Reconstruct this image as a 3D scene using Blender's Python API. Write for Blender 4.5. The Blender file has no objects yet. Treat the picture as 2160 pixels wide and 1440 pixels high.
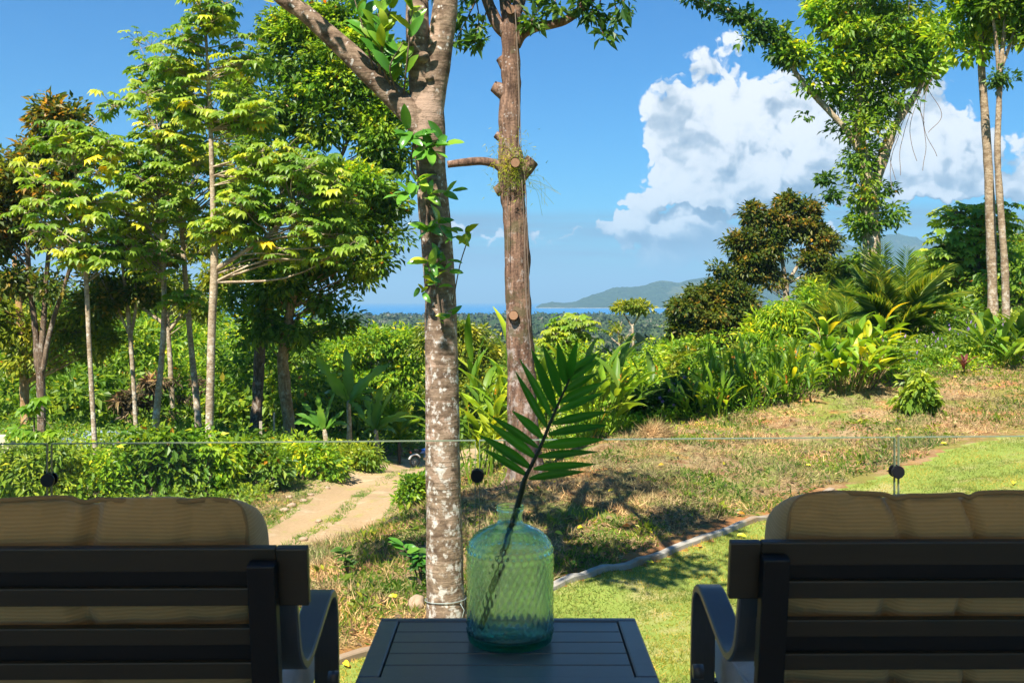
import bpy, bmesh, math
import numpy as np
from mathutils import Vector, Matrix

# ------------------------------------------------------------------ camera, sky, sun, exposure
sc = bpy.context.scene
COL = sc.collection
CZ = 1.184                      # eye height above the terrace floor
FPX = 2100.0                    # focal length in photo pixels (2160 wide)
cd = bpy.data.cameras.new('camera'); cam = bpy.data.objects.new('camera', cd); COL.objects.link(cam)
cam.location = (0, 0, CZ); cam.rotation_euler = (math.radians(90), 0, 0)
cd.sensor_width = 36.0; cd.lens = 36.0*FPX/2160.0; cd.shift_y = -84.0/2160.0
cd.clip_start = 0.05; cd.clip_end = 90000.0
cd.dof.use_dof = True; cd.dof.focus_distance = 14.0; cd.dof.aperture_fstop = 18.0
sc.camera = cam

SUN_EL = math.radians(52.0)
SUN_AZ = math.radians(180.0+24.0)          # clockwise from +Y: behind the viewer, a little to the left
sun_dir = Vector((math.sin(SUN_AZ)*math.cos(SUN_EL), math.cos(SUN_AZ)*math.cos(SUN_EL), math.sin(SUN_EL)))
ld = bpy.data.lights.new('sun', 'SUN'); ld.energy = 4.2; ld.angle = math.radians(0.53); ld.color = (1.0, 0.93, 0.82)
sun = bpy.data.objects.new('sun', ld); COL.objects.link(sun)
sun.rotation_euler = sun_dir.to_track_quat('Z', 'Y').to_euler(); sun.location = (0, 0, 40)

sc.view_settings.view_transform = 'Standard'; sc.view_settings.look = 'None'
sc.view_settings.exposure = 1.62; sc.view_settings.gamma = 1.0; sc.view_settings.use_curve_mapping = False
sc.render.engine = 'CYCLES'
cy = sc.cycles
cy.max_bounces = 10; cy.diffuse_bounces = 6; cy.glossy_bounces = 4; cy.transmission_bounces = 9
cy.transparent_max_bounces = 12; cy.volume_bounces = 0; cy.caustics_reflective = False; cy.caustics_refractive = False
cy.sample_clamp_indirect = 6.0; cy.use_denoising = True
try: cy.denoiser = 'OPENIMAGEDENOISE'
except Exception: pass

# ------------------------------------------------------------------ node helpers
class NT:
    def __init__(s, nt): s.nt = nt; s.n = nt.nodes; s.l = nt.links
    def new(s, t, **kw):
        nd = s.n.new(t)
        for k, v in kw.items(): setattr(nd, k, v)
        return nd
    def put(s, sock, v):
        if v is None: return
        if isinstance(v, bpy.types.NodeSocket): s.l.new(v, sock)
        else:
            if hasattr(sock, 'default_value'):
                dv = sock.default_value
                try:
                    if hasattr(dv, '__len__') and not hasattr(v, '__len__'): v = (v,)*len(dv)
                    if hasattr(dv, '__len__') and len(dv) == 4 and len(v) == 3: v = tuple(v)+(1.0,)
                except TypeError: pass
                sock.default_value = v
    def math(s, op, a, b=None, c=None, clamp=False):
        nd = s.new('ShaderNodeMath', operation=op, use_clamp=clamp)
        s.put(nd.inputs[0], a); s.put(nd.inputs[1], b); s.put(nd.inputs[2], c)
        return nd.outputs[0]
    def vmath(s, op, a, b=None):
        nd = s.new('ShaderNodeVectorMath', operation=op)
        s.put(nd.inputs[0], a)
        if b is not None: s.put(nd.inputs[3 if op == 'SCALE' else 1], b)
        return nd.outputs[1] if op in ('LENGTH', 'DOT_PRODUCT', 'DISTANCE') else nd.outputs[0]
    def mix(s, f, a, b, mode='MIX'):
        nd = s.new('ShaderNodeMix', data_type='RGBA', blend_type=mode)
        s.put(nd.inputs['Factor'], f); s.put(nd.inputs[6], a); s.put(nd.inputs[7], b)
        return nd.outputs[2]
    def ramp(s, f, stops, interp='LINEAR'):
        nd = s.new('ShaderNodeValToRGB'); cr = nd.color_ramp; cr.interpolation = interp
        while len(cr.elements) < len(stops): cr.elements.new(0.5)
        for e, (p, c) in zip(cr.elements, stops):
            e.position = p; e.color = (c if hasattr(c, '__len__') else (c, c, c)) if hasattr(c, '__len__') and len(c) == 4 else (tuple(c)+(1,) if hasattr(c, '__len__') else (c, c, c, 1))
        s.put(nd.inputs[0], f); return nd.outputs[0]
    def step(s, x, lo, hi):
        nd = s.new('ShaderNodeMapRange', interpolation_type='SMOOTHSTEP')
        s.put(nd.inputs[0], x); s.put(nd.inputs[1], lo); s.put(nd.inputs[2], hi); s.put(nd.inputs[3], 0.0); s.put(nd.inputs[4], 1.0)
        return nd.outputs[0]
    def noise(s, vec, scale, detail=4, rough=0.55, dist=0.0, out='Fac', dim='3D'):
        nd = s.new('ShaderNodeTexNoise', noise_dimensions=dim); s.put(nd.inputs['Vector'], vec)
        s.put(nd.inputs['Scale'], scale); s.put(nd.inputs['Detail'], detail); s.put(nd.inputs['Roughness'], rough); s.put(nd.inputs['Distortion'], dist)
        return nd.outputs[out]
    def voro(s, vec, scale, feature='F1', out='Distance', smooth=None, dim='3D'):
        nd = s.new('ShaderNodeTexVoronoi', feature=feature, voronoi_dimensions=dim); s.put(nd.inputs['Vector'], vec); s.put(nd.inputs['Scale'], scale)
        if smooth is not None: s.put(nd.inputs['Smoothness'], smooth)
        return nd.outputs[out]
    def mapping(s, vec, scale=(1, 1, 1), loc=(0, 0, 0), rot=(0, 0, 0)):
        nd = s.new('ShaderNodeMapping'); s.put(nd.inputs[0], vec); s.put(nd.inputs[1], loc); s.put(nd.inputs[2], rot); s.put(nd.inputs[3], scale)
        return nd.outputs[0]
    def obj(s): return s.new('ShaderNodeTexCoord').outputs['Object']
    def pos(s): return s.new('ShaderNodeNewGeometry').outputs['Position']
    def island(s): return s.new('ShaderNodeNewGeometry').outputs['Random Per Island']
    def bump(s, h, strength=0.4, dist=0.02):
        nd = s.new('ShaderNodeBump'); s.put(nd.inputs['Strength'], strength); s.put(nd.inputs['Distance'], dist); s.put(nd.inputs['Height'], h)
        return nd.outputs[0]
    def sep(s, v):
        nd = s.new('ShaderNodeSeparateXYZ'); s.put(nd.inputs[0], v); return nd.outputs
    def comb(s, x, y, z):
        nd = s.new('ShaderNodeCombineXYZ'); s.put(nd.inputs[0], x); s.put(nd.inputs[1], y); s.put(nd.inputs[2], z); return nd.outputs[0]

MATS = {}
def material(name, fn):
    m = bpy.data.materials.new(name); m.use_nodes = True
    k = NT(m.node_tree); k.n.clear(); out = k.new('ShaderNodeOutputMaterial')
    r = fn(k, out)
    if r is not None: k.l.new(r, out.inputs['Surface'])
    MATS[name] = m; return m
def pbsdf(k, col, rough=0.6, spec=0.4, normal=None, metal=0.0, **kw):
    b = k.new('ShaderNodeBsdfPrincipled')
    k.put(b.inputs['Base Color'], col); k.put(b.inputs['Roughness'], rough); k.put(b.inputs['Specular IOR Level'], spec); k.put(b.inputs['Metallic'], metal)
    if normal is not None: k.put(b.inputs['Normal'], normal)
    for a, v in kw.items(): k.put(b.inputs[a], v)
    return b.outputs[0]

# ------------------------------------------------------------------ world: sky with a cumulus bank over the right-hand horizon
w = bpy.data.worlds.new('World'); sc.world = w; w.use_nodes = True
w.cycles.sampling_method = 'MANUAL'; w.cycles.sample_map_resolution = 512
k = NT(w.node_tree); k.n.clear(); wout = k.new('ShaderNodeOutputWorld')
sky = k.new('ShaderNodeTexSky', sky_type='NISHITA', sun_disc=False)
sky.sun_elevation = SUN_EL; sky.sun_rotation = SUN_AZ; sky.altitude = 40; sky.air_density = 1.0; sky.dust_density = 0.35; sky.ozone_density = 2.6
hs = k.new('ShaderNodeHueSaturation'); k.put(hs.inputs['Saturation'], 1.35); k.put(hs.inputs['Value'], 1.0); k.put(hs.inputs['Hue'], 0.5); k.l.new(sky.outputs[0], hs.inputs['Color'])
skycol = k.mix(1.0, hs.outputs[0], (0.21, 0.70, 0.93), 'MULTIPLY')
dirv = k.new('ShaderNodeTexCoord').outputs['Generated']
sx, sy, sz = k.sep(dirv)
az = k.math('ARCTAN2', sx, sy); el = k.math('ARCSINE', sz)
def cloud_density(ox, oy, fine):
    """billowing density field at (azimuth+ox, elevation+oy)"""
    a = k.math('ADD', az, ox); e = k.math('ADD', el, oy)
    p = k.comb(a, e, 0.0)
    warp = k.vmath('SCALE', k.vmath('SUBTRACT', k.noise(p, 17.0, 4 if fine else 3, 0.62, out='Color', dim='2D'), (0.5, 0.5, 0.5)), 0.060)
    q = k.vmath('ADD', p, warp); qx, qy, _z = k.sep(q)
    b1 = k.voro(q, 13.0, dim='2D'); b2 = k.voro(q, 34.0, dim='2D'); b3 = k.voro(q, 82.0, dim='2D')
    fb = k.noise(q, 10.0, 7 if fine else 4, 0.64, dim='2D')
    d = k.math('MULTIPLY', b1, -0.55); d = k.math('MULTIPLY_ADD', b2, -0.40, d); d = k.math('MULTIPLY_ADD', b3, -0.20, d)
    d = k.math('MULTIPLY_ADD', fb, 0.95, d)
    # bank outline: how high the cloud tops stand at each azimuth
    top = k.ramp(k.math('MULTIPLY_ADD', qx, 1/6.2832, 0.5), [(0.0, 0.0), (0.5175, 0.0), (0.5205, 0.190), (0.5265, 0.226), (0.5350, 0.246), (0.5430, 0.228), (0.5520, 0.205), (0.5630, 0.195), (0.5680, 0.180), (0.5705, 0.150), (0.5770, 0.160), (0.5900, 0.185), (0.62, 0.15), (0.70, 0.17), (0.80, 0.13), (0.9, 0.0), (1.0, 0.0)])
    band = k.math('SUBTRACT', top, qy)
    puff = k.math('SUBTRACT', k.math('MULTIPLY', k.step(k.math('ABSOLUTE', k.math('SUBTRACT', qx, 0.165)), 0.085, 0.03), 0.030), k.math('ABSOLUTE', k.math('SUBTRACT', qy, 0.066)))
    band = k.math('MAXIMUM', k.math('MULTIPLY', puff, 2.2), k.math('SUBTRACT', band, k.math('MULTIPLY', k.step(qy, 0.098, 0.080), 0.30)))
    return k.math('ADD', d, k.math('MULTIPLY', k.math('MINIMUM', k.math('MINIMUM', band, k.math('MULTIPLY', band, 2.2)), 0.085), 7.0))
D0 = cloud_density(0.0, 0.0, True)
D1 = cloud_density(-0.009, 0.014, False)
alpha = k.step(D0, -0.06, 0.07)
lit = k.math('MULTIPLY_ADD', k.math('SUBTRACT', D0, D1), 1.25, 0.80)
lowsh = k.step(el, 0.045, 0.150)
lit = k.math('MULTIPLY', lit, k.math('MULTIPLY_ADD', lowsh, 0.42, 0.60))
big = k.noise(k.comb(k.math('ADD', az, 3.0), k.math('MULTIPLY', el, 1.5), 4.1), 11.0, 3, 0.55, dim='2D')
lit = k.math('MULTIPLY', lit, k.math('MULTIPLY_ADD', k.step(big, 0.38, 0.60), 0.48, 0.58), clamp=True)
ccol = k.ramp(lit, [(0.0, (0.16, 0.22, 0.32)), (0.30, (0.26, 0.34, 0.46)), (0.52, (0.50, 0.57, 0.66)), (0.74, (0.88, 0.90, 0.93)), (1.0, (1.0, 1.0, 1.0))])
# the cloud thins out towards the hazy horizon
alpha = k.math('MULTIPLY', alpha, k.math('MULTIPLY_ADD', k.step(el, 0.012, 0.06), 0.75, 0.25))
# thin layered streaks low over the sea
sv = k.comb(k.math('MULTIPLY', az, 1.6), k.math('MULTIPLY', el, 26.0), 1.7)
streak = k.math('MULTIPLY_ADD', k.step(k.noise(sv, 2.3, 5, 0.6, dim='2D'), 0.34, 0.62), 0.60, 0.38)
streak = k.math('MULTIPLY', streak, k.math('MULTIPLY', k.step(el, 0.0, 0.03), k.math('SUBTRACT', 1.0, k.step(el, 0.082, 0.094))))
streak = k.math('MULTIPLY', streak, 0.9)
bg_sky = k.new('ShaderNodeBackground'); k.put(bg_sky.inputs[0], skycol); k.put(bg_sky.inputs[1], 0.050)
bg_sky2 = k.new('ShaderNodeBackground'); k.put(bg_sky2.inputs[0], skycol); k.put(bg_sky2.inputs[1], 0.050)
bg_str = k.new('ShaderNodeBackground'); k.put(bg_str.inputs[0], (0.17, 0.29, 0.44)); k.put(bg_str.inputs[1], 0.36)
bg_cl = k.new('ShaderNodeBackground'); k.put(bg_cl.inputs[0], ccol); k.put(bg_cl.inputs[1], 0.36)
m1 = k.new('ShaderNodeMixShader'); k.put(m1.inputs[0], streak); k.l.new(bg_sky2.outputs[0], m1.inputs[1]); k.l.new(bg_str.outputs[0], m1.inputs[2])
m2 = k.new('ShaderNodeMixShader'); k.put(m2.inputs[0], alpha); k.l.new(m1.outputs[0], m2.inputs[1]); k.l.new(bg_cl.outputs[0], m2.inputs[2])
# clouds live in the lowest part of the sky only
gate = k.math('MULTIPLY', k.math('GREATER_THAN', el, -0.01), k.math('LESS_THAN', el, 0.30))
m3 = k.new('ShaderNodeMixShader'); k.put(m3.inputs[0], gate); k.l.new(bg_sky.outputs[0], m3.inputs[1]); k.l.new(m2.outputs[0], m3.inputs[2])
k.l.new(m3.outputs[0], wout.inputs['Surface'])

# ------------------------------------------------------------------ mesh helpers
rng = np.random.default_rng(7)
def at(px, py, d):
    """world point seen at photo pixel (px, py) at distance d metres ahead"""
    return np.array([(px-1080.0)/FPX*d, d, CZ-(py-636.0)/FPX*d])
def norm(v):
    v = np.asarray(v, float); return v/np.maximum(np.linalg.norm(v, axis=-1, keepdims=True), 1e-9)
def make_mesh(name, V, F, mat=None, smooth=True):
    """F: list of (n,k) index arrays"""
    me = bpy.data.meshes.new(name)
    V = np.asarray(V, np.float32)
    F = [np.asarray(f, np.int32) for f in (F if isinstance(F, (list, tuple)) else [F]) if len(f)]
    nl = sum(f.size for f in F); npoly = sum(len(f) for f in F)
    me.vertices.add(len(V)); me.vertices.foreach_set('co', V.ravel())
    me.loops.add(nl); me.loops.foreach_set('vertex_index', np.concatenate([f.ravel() for f in F]))
    tot = np.concatenate([np.full(len(f), f.shape[1], np.int32) for f in F])
    st = np.concatenate([[0], np.cumsum(tot)[:-1]]).astype(np.int32)
    me.polygons.add(npoly); me.polygons.foreach_set('loop_start', st)
    me.polygons.foreach_set('use_smooth', np.full(npoly, smooth, bool))
    me.update(calc_edges=True)
    if mat is not None: me.materials.append(MATS[mat] if isinstance(mat, str) else mat)
    return me
class Geo:
    def __init__(s): s.V = []; s.F = {}; s.n = 0
    def add(s, V, F):
        V = np.asarray(V, float).reshape(-1, 3)
        for f in (F if isinstance(F, list) else [F]):
            f = np.asarray(f, int)
            if len(f): s.F.setdefault(f.shape[1], []).append(f+s.n)
        s.V.append(V); s.n += len(V); return s
    def mesh(s, name, mat, base=(0, 0, 0), smooth=True):
        return make_mesh(name, np.concatenate(s.V)-np.asarray(base, float), [np.concatenate(v) for v in s.F.values()], mat, smooth)
def link(name, me, parent=None, loc=None):
    o = bpy.data.objects.new(name, me); COL.objects.link(o)
    if parent is not None: o.parent = parent
    if loc is not None: o.location = loc
    return o
def tag(o, label=None, cat=None, group=None, kind=None):
    for a, v in (('label', label), ('category', cat), ('group', group), ('kind', kind)):
        if v: o[a] = v
    return o
def thing(name, label, cat, loc=(0, 0, 0), group=None):
    o = bpy.data.objects.new(name, None); COL.objects.link(o); o.location = tuple(float(v) for v in loc); o.empty_display_size = 0.1
    return tag(o, label, cat, group)

def hash3(i, j, l, seed):
    h = (i*374761393+j*668265263+l*2147483647+seed*974634777) & 0xffffffff
    h = ((h ^ (h >> 13))*1274126177) & 0xffffffff
    return ((h ^ (h >> 16)) & 0xffff)/65535.0
def vnoise(P, scale=1.0, seed=0):
    P = np.asarray(P, float)*scale; I = np.floor(P).astype(np.int64); f = P-I; f = f*f*(3-2*f)
    r = 0
    for a in (0, 1):
        for b in (0, 1):
            for c in (0, 1):
                wgt = (f[..., 0] if a else 1-f[..., 0])*(f[..., 1] if b else 1-f[..., 1])*(f[..., 2] if c else 1-f[..., 2])
                r = r+wgt*hash3(I[..., 0]+a, I[..., 1]+b, I[..., 2]+c, seed)
    return r*2-1
def fbm(P, scale=1.0, octv=4, seed=0, gain=0.5):
    r = 0; a = 1.0; s = scale
    for o in range(octv): r = r+a*vnoise(P, s, seed+o*17); a *= gain; s *= 2.03
    return r

def spline(P, n):
    """Catmull-Rom through rows of P (any columns)"""
    P = np.asarray(P, float)
    if len(P) == 2: t = np.linspace(0, 1, n)[:, None]; return P[0]*(1-t)+P[1]*t
    Q = np.vstack([2*P[0]-P[1], P, 2*P[-1]-P[-2]]); m = len(P)-1
    u = np.linspace(0, m-1e-6, n); i = u.astype(int); t = (u-i)[:, None]
    a, b, c, d = Q[i], Q[i+1], Q[i+2], Q[i+3]
    return 0.5*(2*b+(c-a)*t+(2*a-5*b+4*c-d)*t*t+(3*b-a-3*c+d)*t**3)
def tube(path, rad, sides=8, cap=True, rough=0.0, seed=0, rscale=3.0):
    P = np.asarray(path, float); n = len(P); rad = np.broadcast_to(np.asarray(rad, float), (n,))
    T = norm(np.gradient(P, axis=0)); ref = np.array([0, 0, 1.0]) if abs(T[0][2]) < 0.9 else np.array([0, 1.0, 0])
    U = np.zeros_like(P); u = norm(np.cross(T[0], ref))
    for i in range(n):
        u = norm(u-T[i]*np.dot(u, T[i])); U[i] = u
    W = np.cross(T, U); a = np.linspace(0, 2*np.pi, sides, endpoint=False)
    ring = U[:, None, :]*np.cos(a)[None, :, None]+W[:, None, :]*np.sin(a)[None, :, None]
    V = P[:, None, :]+ring*rad[:, None, None]
    if rough > 0:
        nz = fbm(V, rscale, 3, seed); V = V+ring*(nz*rough)[..., None]*rad[:, None, None]
    V = V.reshape(-1, 3)
    i = np.arange(n-1)[:, None]*sides; j = np.arange(sides)[None, :]; j2 = (j+1) % sides
    F = np.stack([i+j, i+j2, i+sides+j2, i+sides+j], -1).reshape(-1, 4)
    out = [F]
    if cap:
        V = np.vstack([V, P[0], P[-1]]); c0 = n*sides; jj = np.arange(sides); j2 = (jj+1) % sides
        out.append(np.vstack([np.stack([np.full(sides, c0), j2, jj], -1), np.stack([np.full(sides, c0+1), (n-1)*sides+jj, (n-1)*sides+j2], -1)]))
    return V, out
def frames(d, n):
    y = norm(d); x = norm(np.cross(y, n)); z = np.cross(x, y)
    return np.stack([x, y, z], -1)
def scatter(TV, TF, pos, R, s):
    """copies of a template (rows of TV) at pos with rotation matrices R and scales s"""
    TV = np.asarray(TV, float); m = len(TV); N = len(pos)
    s = np.broadcast_to(np.asarray(s, float), (N,)) if np.ndim(s) < 2 else np.asarray(s)
    S = s[:, None, None] if s.ndim == 1 else s[:, None, :]
    V = np.einsum('nij,nmj->nmi', R, TV[None]*S)+pos[:, None, :]
    return V.reshape(-1, 3), [(np.asarray(f)[None]+(np.arange(N)*m)[:, None, None]).reshape(-1, np.asarray(f).shape[1]) for f in TF]
LEAF_V = np.array([[0, 0, 0], [-0.23, 0.45, 0.09], [0.23, 0.45, 0.09], [0, 1, -0.12]]); LEAF_F = [np.array([[0, 2, 3], [0, 3, 1]])]
SLIM_V = np.array([[0, 0, 0], [-0.12, 0.4, 0.05], [0.12, 0.4, 0.05], [0, 1, -0.18]])
BLADE_V = np.array([[-0.06, 0, 0], [0.06, 0, 0], [0, 1, -0.0]]); BLADE_F = [np.array([[0, 1, 2]])]
def rand_unit(n, r):
    v = r.normal(size=(n, 3)); return norm(v)
def ball(n, r):
    return rand_unit(n, r)*(r.random((n, 1))**(1/3.0))

def box_mesh(name, size, bevel=0.003, mat=None, seg=2):
    bm = bmesh.new(); bmesh.ops.create_cube(bm, size=1.0)
    for v in bm.verts: v.co = Vector((v.co.x*size[0], v.co.y*size[1], v.co.z*size[2]))
    if bevel > 0: bmesh.ops.bevel(bm, geom=bm.edges[:], offset=bevel, segments=seg, profile=0.6, affect='EDGES')
    me = bpy.data.meshes.new(name); bm.to_mesh(me); bm.free()
    if mat: me.materials.append(MATS[mat])
    return me
def box(name, x0, x1, y0, y1, z0, z1, mat, parent=None, bevel=0.003, seg=2):
    o = link(name, box_mesh(name, (x1-x0, y1-y0, z1-z0), bevel, mat, seg), parent, ((x0+x1)/2, (y0+y1)/2, (z0+z1)/2)); return o
# ------------------------------------------------------------------ materials
def leaf_mat(name, stops, tint=(1.45, 1.35, 0.6), tf=0.5, rough=0.45, spec=0.4, gain=1.95, hue=(1.25, 1.0, 0.72)):
    def fn(k, out):
        oi = k.new('ShaderNodeObjectInfo').outputs['Random']
        col = k.ramp(k.math('FRACT', k.math('ADD', k.island(), oi)), [(p_, tuple(min(0.85, c*gain*h_) for c, h_ in zip(c_, hue))) for p_, c_ in stops])
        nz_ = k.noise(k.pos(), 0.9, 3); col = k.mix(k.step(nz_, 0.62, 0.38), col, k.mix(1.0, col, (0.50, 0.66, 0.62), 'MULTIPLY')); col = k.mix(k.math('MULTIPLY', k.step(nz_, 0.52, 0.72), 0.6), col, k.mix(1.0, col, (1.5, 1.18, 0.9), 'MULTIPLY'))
        tr = k.new('ShaderNodeBsdfTranslucent'); k.put(tr.inputs[0], k.mix(1.0, col, tint, 'MULTIPLY'))
        mx = k.new('ShaderNodeMixShader'); k.put(mx.inputs[0], tf); k.l.new(pbsdf(k, col, rough, spec), mx.inputs[1]); k.l.new(tr.outputs[0], mx.inputs[2])
        return mx.outputs[0]
    return material(name, fn)
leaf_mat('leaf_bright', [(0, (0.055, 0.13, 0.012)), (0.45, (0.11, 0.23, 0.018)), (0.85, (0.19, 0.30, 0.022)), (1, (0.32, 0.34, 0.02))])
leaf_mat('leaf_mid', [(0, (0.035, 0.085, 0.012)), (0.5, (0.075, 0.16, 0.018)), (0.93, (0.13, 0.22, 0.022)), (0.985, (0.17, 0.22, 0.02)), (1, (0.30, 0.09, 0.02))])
leaf_mat('leaf_ember', [(0, (0.04, 0.065, 0.012)), (0.45, (0.10, 0.12, 0.02)), (0.68, (0.18, 0.14, 0.024)), (0.85, (0.30, 0.16, 0.026)), (1, (0.42, 0.20, 0.03))], hue=(1.05, 1.0, 0.8), gain=1.5)
leaf_mat('leaf_dark', [(0, (0.018, 0.055, 0.014)), (0.5, (0.035, 0.095, 0.02)), (1, (0.07, 0.14, 0.025))])
leaf_mat('leaf_olive', [(0, (0.05, 0.09, 0.015)), (0.5, (0.11, 0.17, 0.02)), (1, (0.20, 0.24, 0.03))])
leaf_mat('leaf_rust', [(0, (0.035, 0.065, 0.012)), (0.55, (0.085, 0.125, 0.02)), (0.80, (0.14, 0.15, 0.024)), (0.93, (0.21, 0.15, 0.028)), (1, (0.30, 0.19, 0.03))], hue=(1.08, 1.0, 0.8), gain=1.5)
leaf_mat('leaf_cecropia', [(0, (0.07, 0.15, 0.02)), (0.6, (0.13, 0.23, 0.03)), (1, (0.22, 0.29, 0.04))])
leaf_mat('leaf_lime', [(0, (0.12, 0.24, 0.02)), (0.6, (0.20, 0.33, 0.02)), (1, (0.34, 0.38, 0.02))], tf=0.45, gain=1.35, hue=(1.1, 1.0, 0.8))
leaf_mat('leaf_yellow', [(0, (0.45, 0.30, 0.02)), (1, (0.60, 0.42, 0.03))], tf=0.4)
leaf_mat('leaf_fresh', [(0, (0.06, 0.13, 0.02)), (0.6, (0.125, 0.22, 0.028)), (1, (0.21, 0.29, 0.035))], gain=1.75)
leaf_mat('leaf_palm', [(0, (0.045, 0.10, 0.02)), (0.6, (0.09, 0.17, 0.03)), (1, (0.19, 0.23, 0.04))], rough=0.4)
leaf_mat('leaf_frond', [(0, (0.012, 0.060, 0.010)), (1, (0.022, 0.095, 0.014))], rough=0.32, tf=0.5, tint=(1.6, 2.1, 0.6))
leaf_mat('leaf_banana', [(0, (0.05, 0.14, 0.025)), (1, (0.09, 0.20, 0.03))], rough=0.3, tf=0.42)
leaf_mat('leaf_fig', [(0, (0.035, 0.12, 0.02)), (0.8, (0.06, 0.18, 0.025)), (1, (0.20, 0.28, 0.03))], rough=0.25, spec=0.55, tf=0.3)
leaf_mat('dry_leaf', [(0, (0.09, 0.055, 0.03)), (0.6, (0.20, 0.13, 0.065)), (1, (0.36, 0.22, 0.09))], tint=(1.2, 1.0, 0.6), tf=0.15, rough=0.7, gain=1.0, hue=(1, 1, 1))
leaf_mat('straw', [(0, (0.075, 0.045, 0.024)), (0.4, (0.18, 0.125, 0.062)), (0.8, (0.33, 0.245, 0.13)), (1, (0.50, 0.40, 0.24))], tint=(1.2, 1.0, 0.7), tf=0.15, rough=0.7, gain=1.45, hue=(1.15, 0.97, 0.78))
leaf_mat('grass', [(0, (0.10, 0.17, 0.025)), (0.45, (0.19, 0.25, 0.04)), (0.75, (0.31, 0.32, 0.08)), (1, (0.46, 0.37, 0.16))], rough=0.6, gain=1.25)
leaf_mat('grass_wild', [(0, (0.06, 0.13, 0.02)), (0.7, (0.13, 0.22, 0.03)), (0.92, (0.23, 0.26, 0.05)), (1, (0.36, 0.29, 0.12))], rough=0.6, gain=1.5, hue=(1.1, 1.0, 0.8))
leaf_mat('fallen_leaf', [(0, (0.40, 0.12, 0.02)), (0.5, (0.62, 0.28, 0.02)), (1, (0.70, 0.45, 0.03))], tf=0.2)
leaf_mat('flower_orange', [(0, (0.60, 0.10, 0.02)), (1, (0.75, 0.22, 0.02))], tf=0.3)
leaf_mat('flower_mauve', [(0, (0.12, 0.08, 0.32)), (1, (0.24, 0.16, 0.45))], tf=0.3)
leaf_mat('leaf_red', [(0, (0.10, 0.025, 0.025)), (1, (0.17, 0.055, 0.045))], gain=0.9, hue=(1, 1, 1), tf=0.35)
leaf_mat('far_canopy', [(0, (0.035, 0.062, 0.028)), (0.5, (0.058, 0.092, 0.038)), (0.8, (0.085, 0.115, 0.05)), (0.92, (0.13, 0.13, 0.085)), (1, (0.21, 0.18, 0.14))], tf=0.1, rough=0.8, spec=0.1, gain=0.95, hue=(1, 1, 1))

def bark(name, c0, c1, lich=None, lich_amt=0.5, vert=True, lscale=7.0, bumpd=0.02, moss=None, rings=False, patch=None):
    def fn(k, out):
        p = k.obj()
        st = k.mapping(p, (9, 9, 1.3)) if vert else k.mapping(p, (3, 3, 7))
        n1 = k.noise(st, 2.2, 6, 0.6); n2 = k.noise(p, 26, 5, 0.65); n3 = k.noise(p, 2.2, 4, 0.6)
        col = k.mix(k.step(n1, 0.3, 0.7), c0, c1)
        col = k.mix(k.math('MULTIPLY', k.step(n2, 0.35, 0.75), 0.7), col, k.mix(1.0, col, (0.42, 0.40, 0.40), 'MULTIPLY'))
        col = k.mix(k.math('MULTIPLY', k.step(n3, 0.40, 0.62), 0.55), col, k.mix(1.0, col, (0.55, 0.5, 0.48), 'MULTIPLY'))
        if patch: col = k.mix(k.math('MULTIPLY', k.step(k.noise(p, 3.1, 5, 0.65), 0.53, 0.60), 0.8), col, patch)
        if lich:
            z = k.sep(p)[2]
            low = k.math('MULTIPLY_ADD', k.step(z, 5.2, 1.2), 0.075, 0.0)
            nn = k.math('ADD', k.noise(k.mapping(p, (1, 1, 0.75)), lscale, 7, 0.68), low)
            ms = k.math('MULTIPLY', k.step(nn, 0.585, 0.68), lich_amt)
            sp = k.math('MULTIPLY', k.step(k.voro(k.vmath('ADD', p, k.vmath('SCALE', k.noise(p, 14.0, 3, out='Color'), 0.06)), 15.0), 0.32, 0.16), k.step(k.noise(p, 2.6, 2), 0.50, 0.56))
            ms = k.math('MAXIMUM', ms, k.math('MULTIPLY', sp, lich_amt))
            col = k.mix(ms, col, k.mix(n2, lich, k.mix(1.0, lich, (0.72, 0.70, 0.66), 'MULTIPLY')))
        if moss: col = k.mix(k.math('MULTIPLY', k.step(k.noise(p, 1.9, 6, 0.68), 0.52, 0.62), 0.85), col, moss)
        h = k.math('ADD', k.math('MULTIPLY', n1, 0.7), k.math('MULTIPLY', n2, 0.6))
        if rings:
            rr = k.noise(k.mapping(p, (0.8, 0.8, 26)), 1.0, 3, 0.6); h = k.math('MULTIPLY_ADD', rr, 0.7, h)
            col = k.mix(k.math('MULTIPLY', k.step(rr, 0.58, 0.66), 0.45), col, k.mix(1.0, col, (0.5, 0.48, 0.46), 'MULTIPLY'))
        return pbsdf(k, col, 0.85, 0.2, k.bump(h, 0.9, bumpd))
    return material(name, fn)
bark('bark_lichen', (0.12, 0.078, 0.05), (0.31, 0.225, 0.155), lich=(0.62, 0.59, 0.55), lich_amt=0.78, vert=False, rings=True, bumpd=0.016, lscale=13.0, patch=(0.34, 0.235, 0.17))
bark('bark_red', (0.085, 0.05, 0.034), (0.29, 0.175, 0.115), lich=(0.50, 0.46, 0.43), lich_amt=0.45, bumpd=0.03, moss=(0.085, 0.07, 0.035))
bark('bark_pale', (0.30, 0.22, 0.13), (0.52, 0.43, 0.30), lich=(0.66, 0.62, 0.53), lich_amt=0.8, vert=False, rings=True)
bark('bark_brown', (0.09, 0.06, 0.04), (0.24, 0.17, 0.11), lich=(0.5, 0.46, 0.4), lich_amt=0.5)
bark('bark_ochre', (0.34, 0.19, 0.075), (0.58, 0.37, 0.17), lich=(0.6, 0.5, 0.36), lich_amt=0.5, moss=(0.16, 0.09, 0.04))
bark('bark_slender', (0.22, 0.15, 0.085), (0.42, 0.33, 0.22), lich=(0.55, 0.5, 0.42), lich_amt=0.6, vert=False, rings=True)
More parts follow.
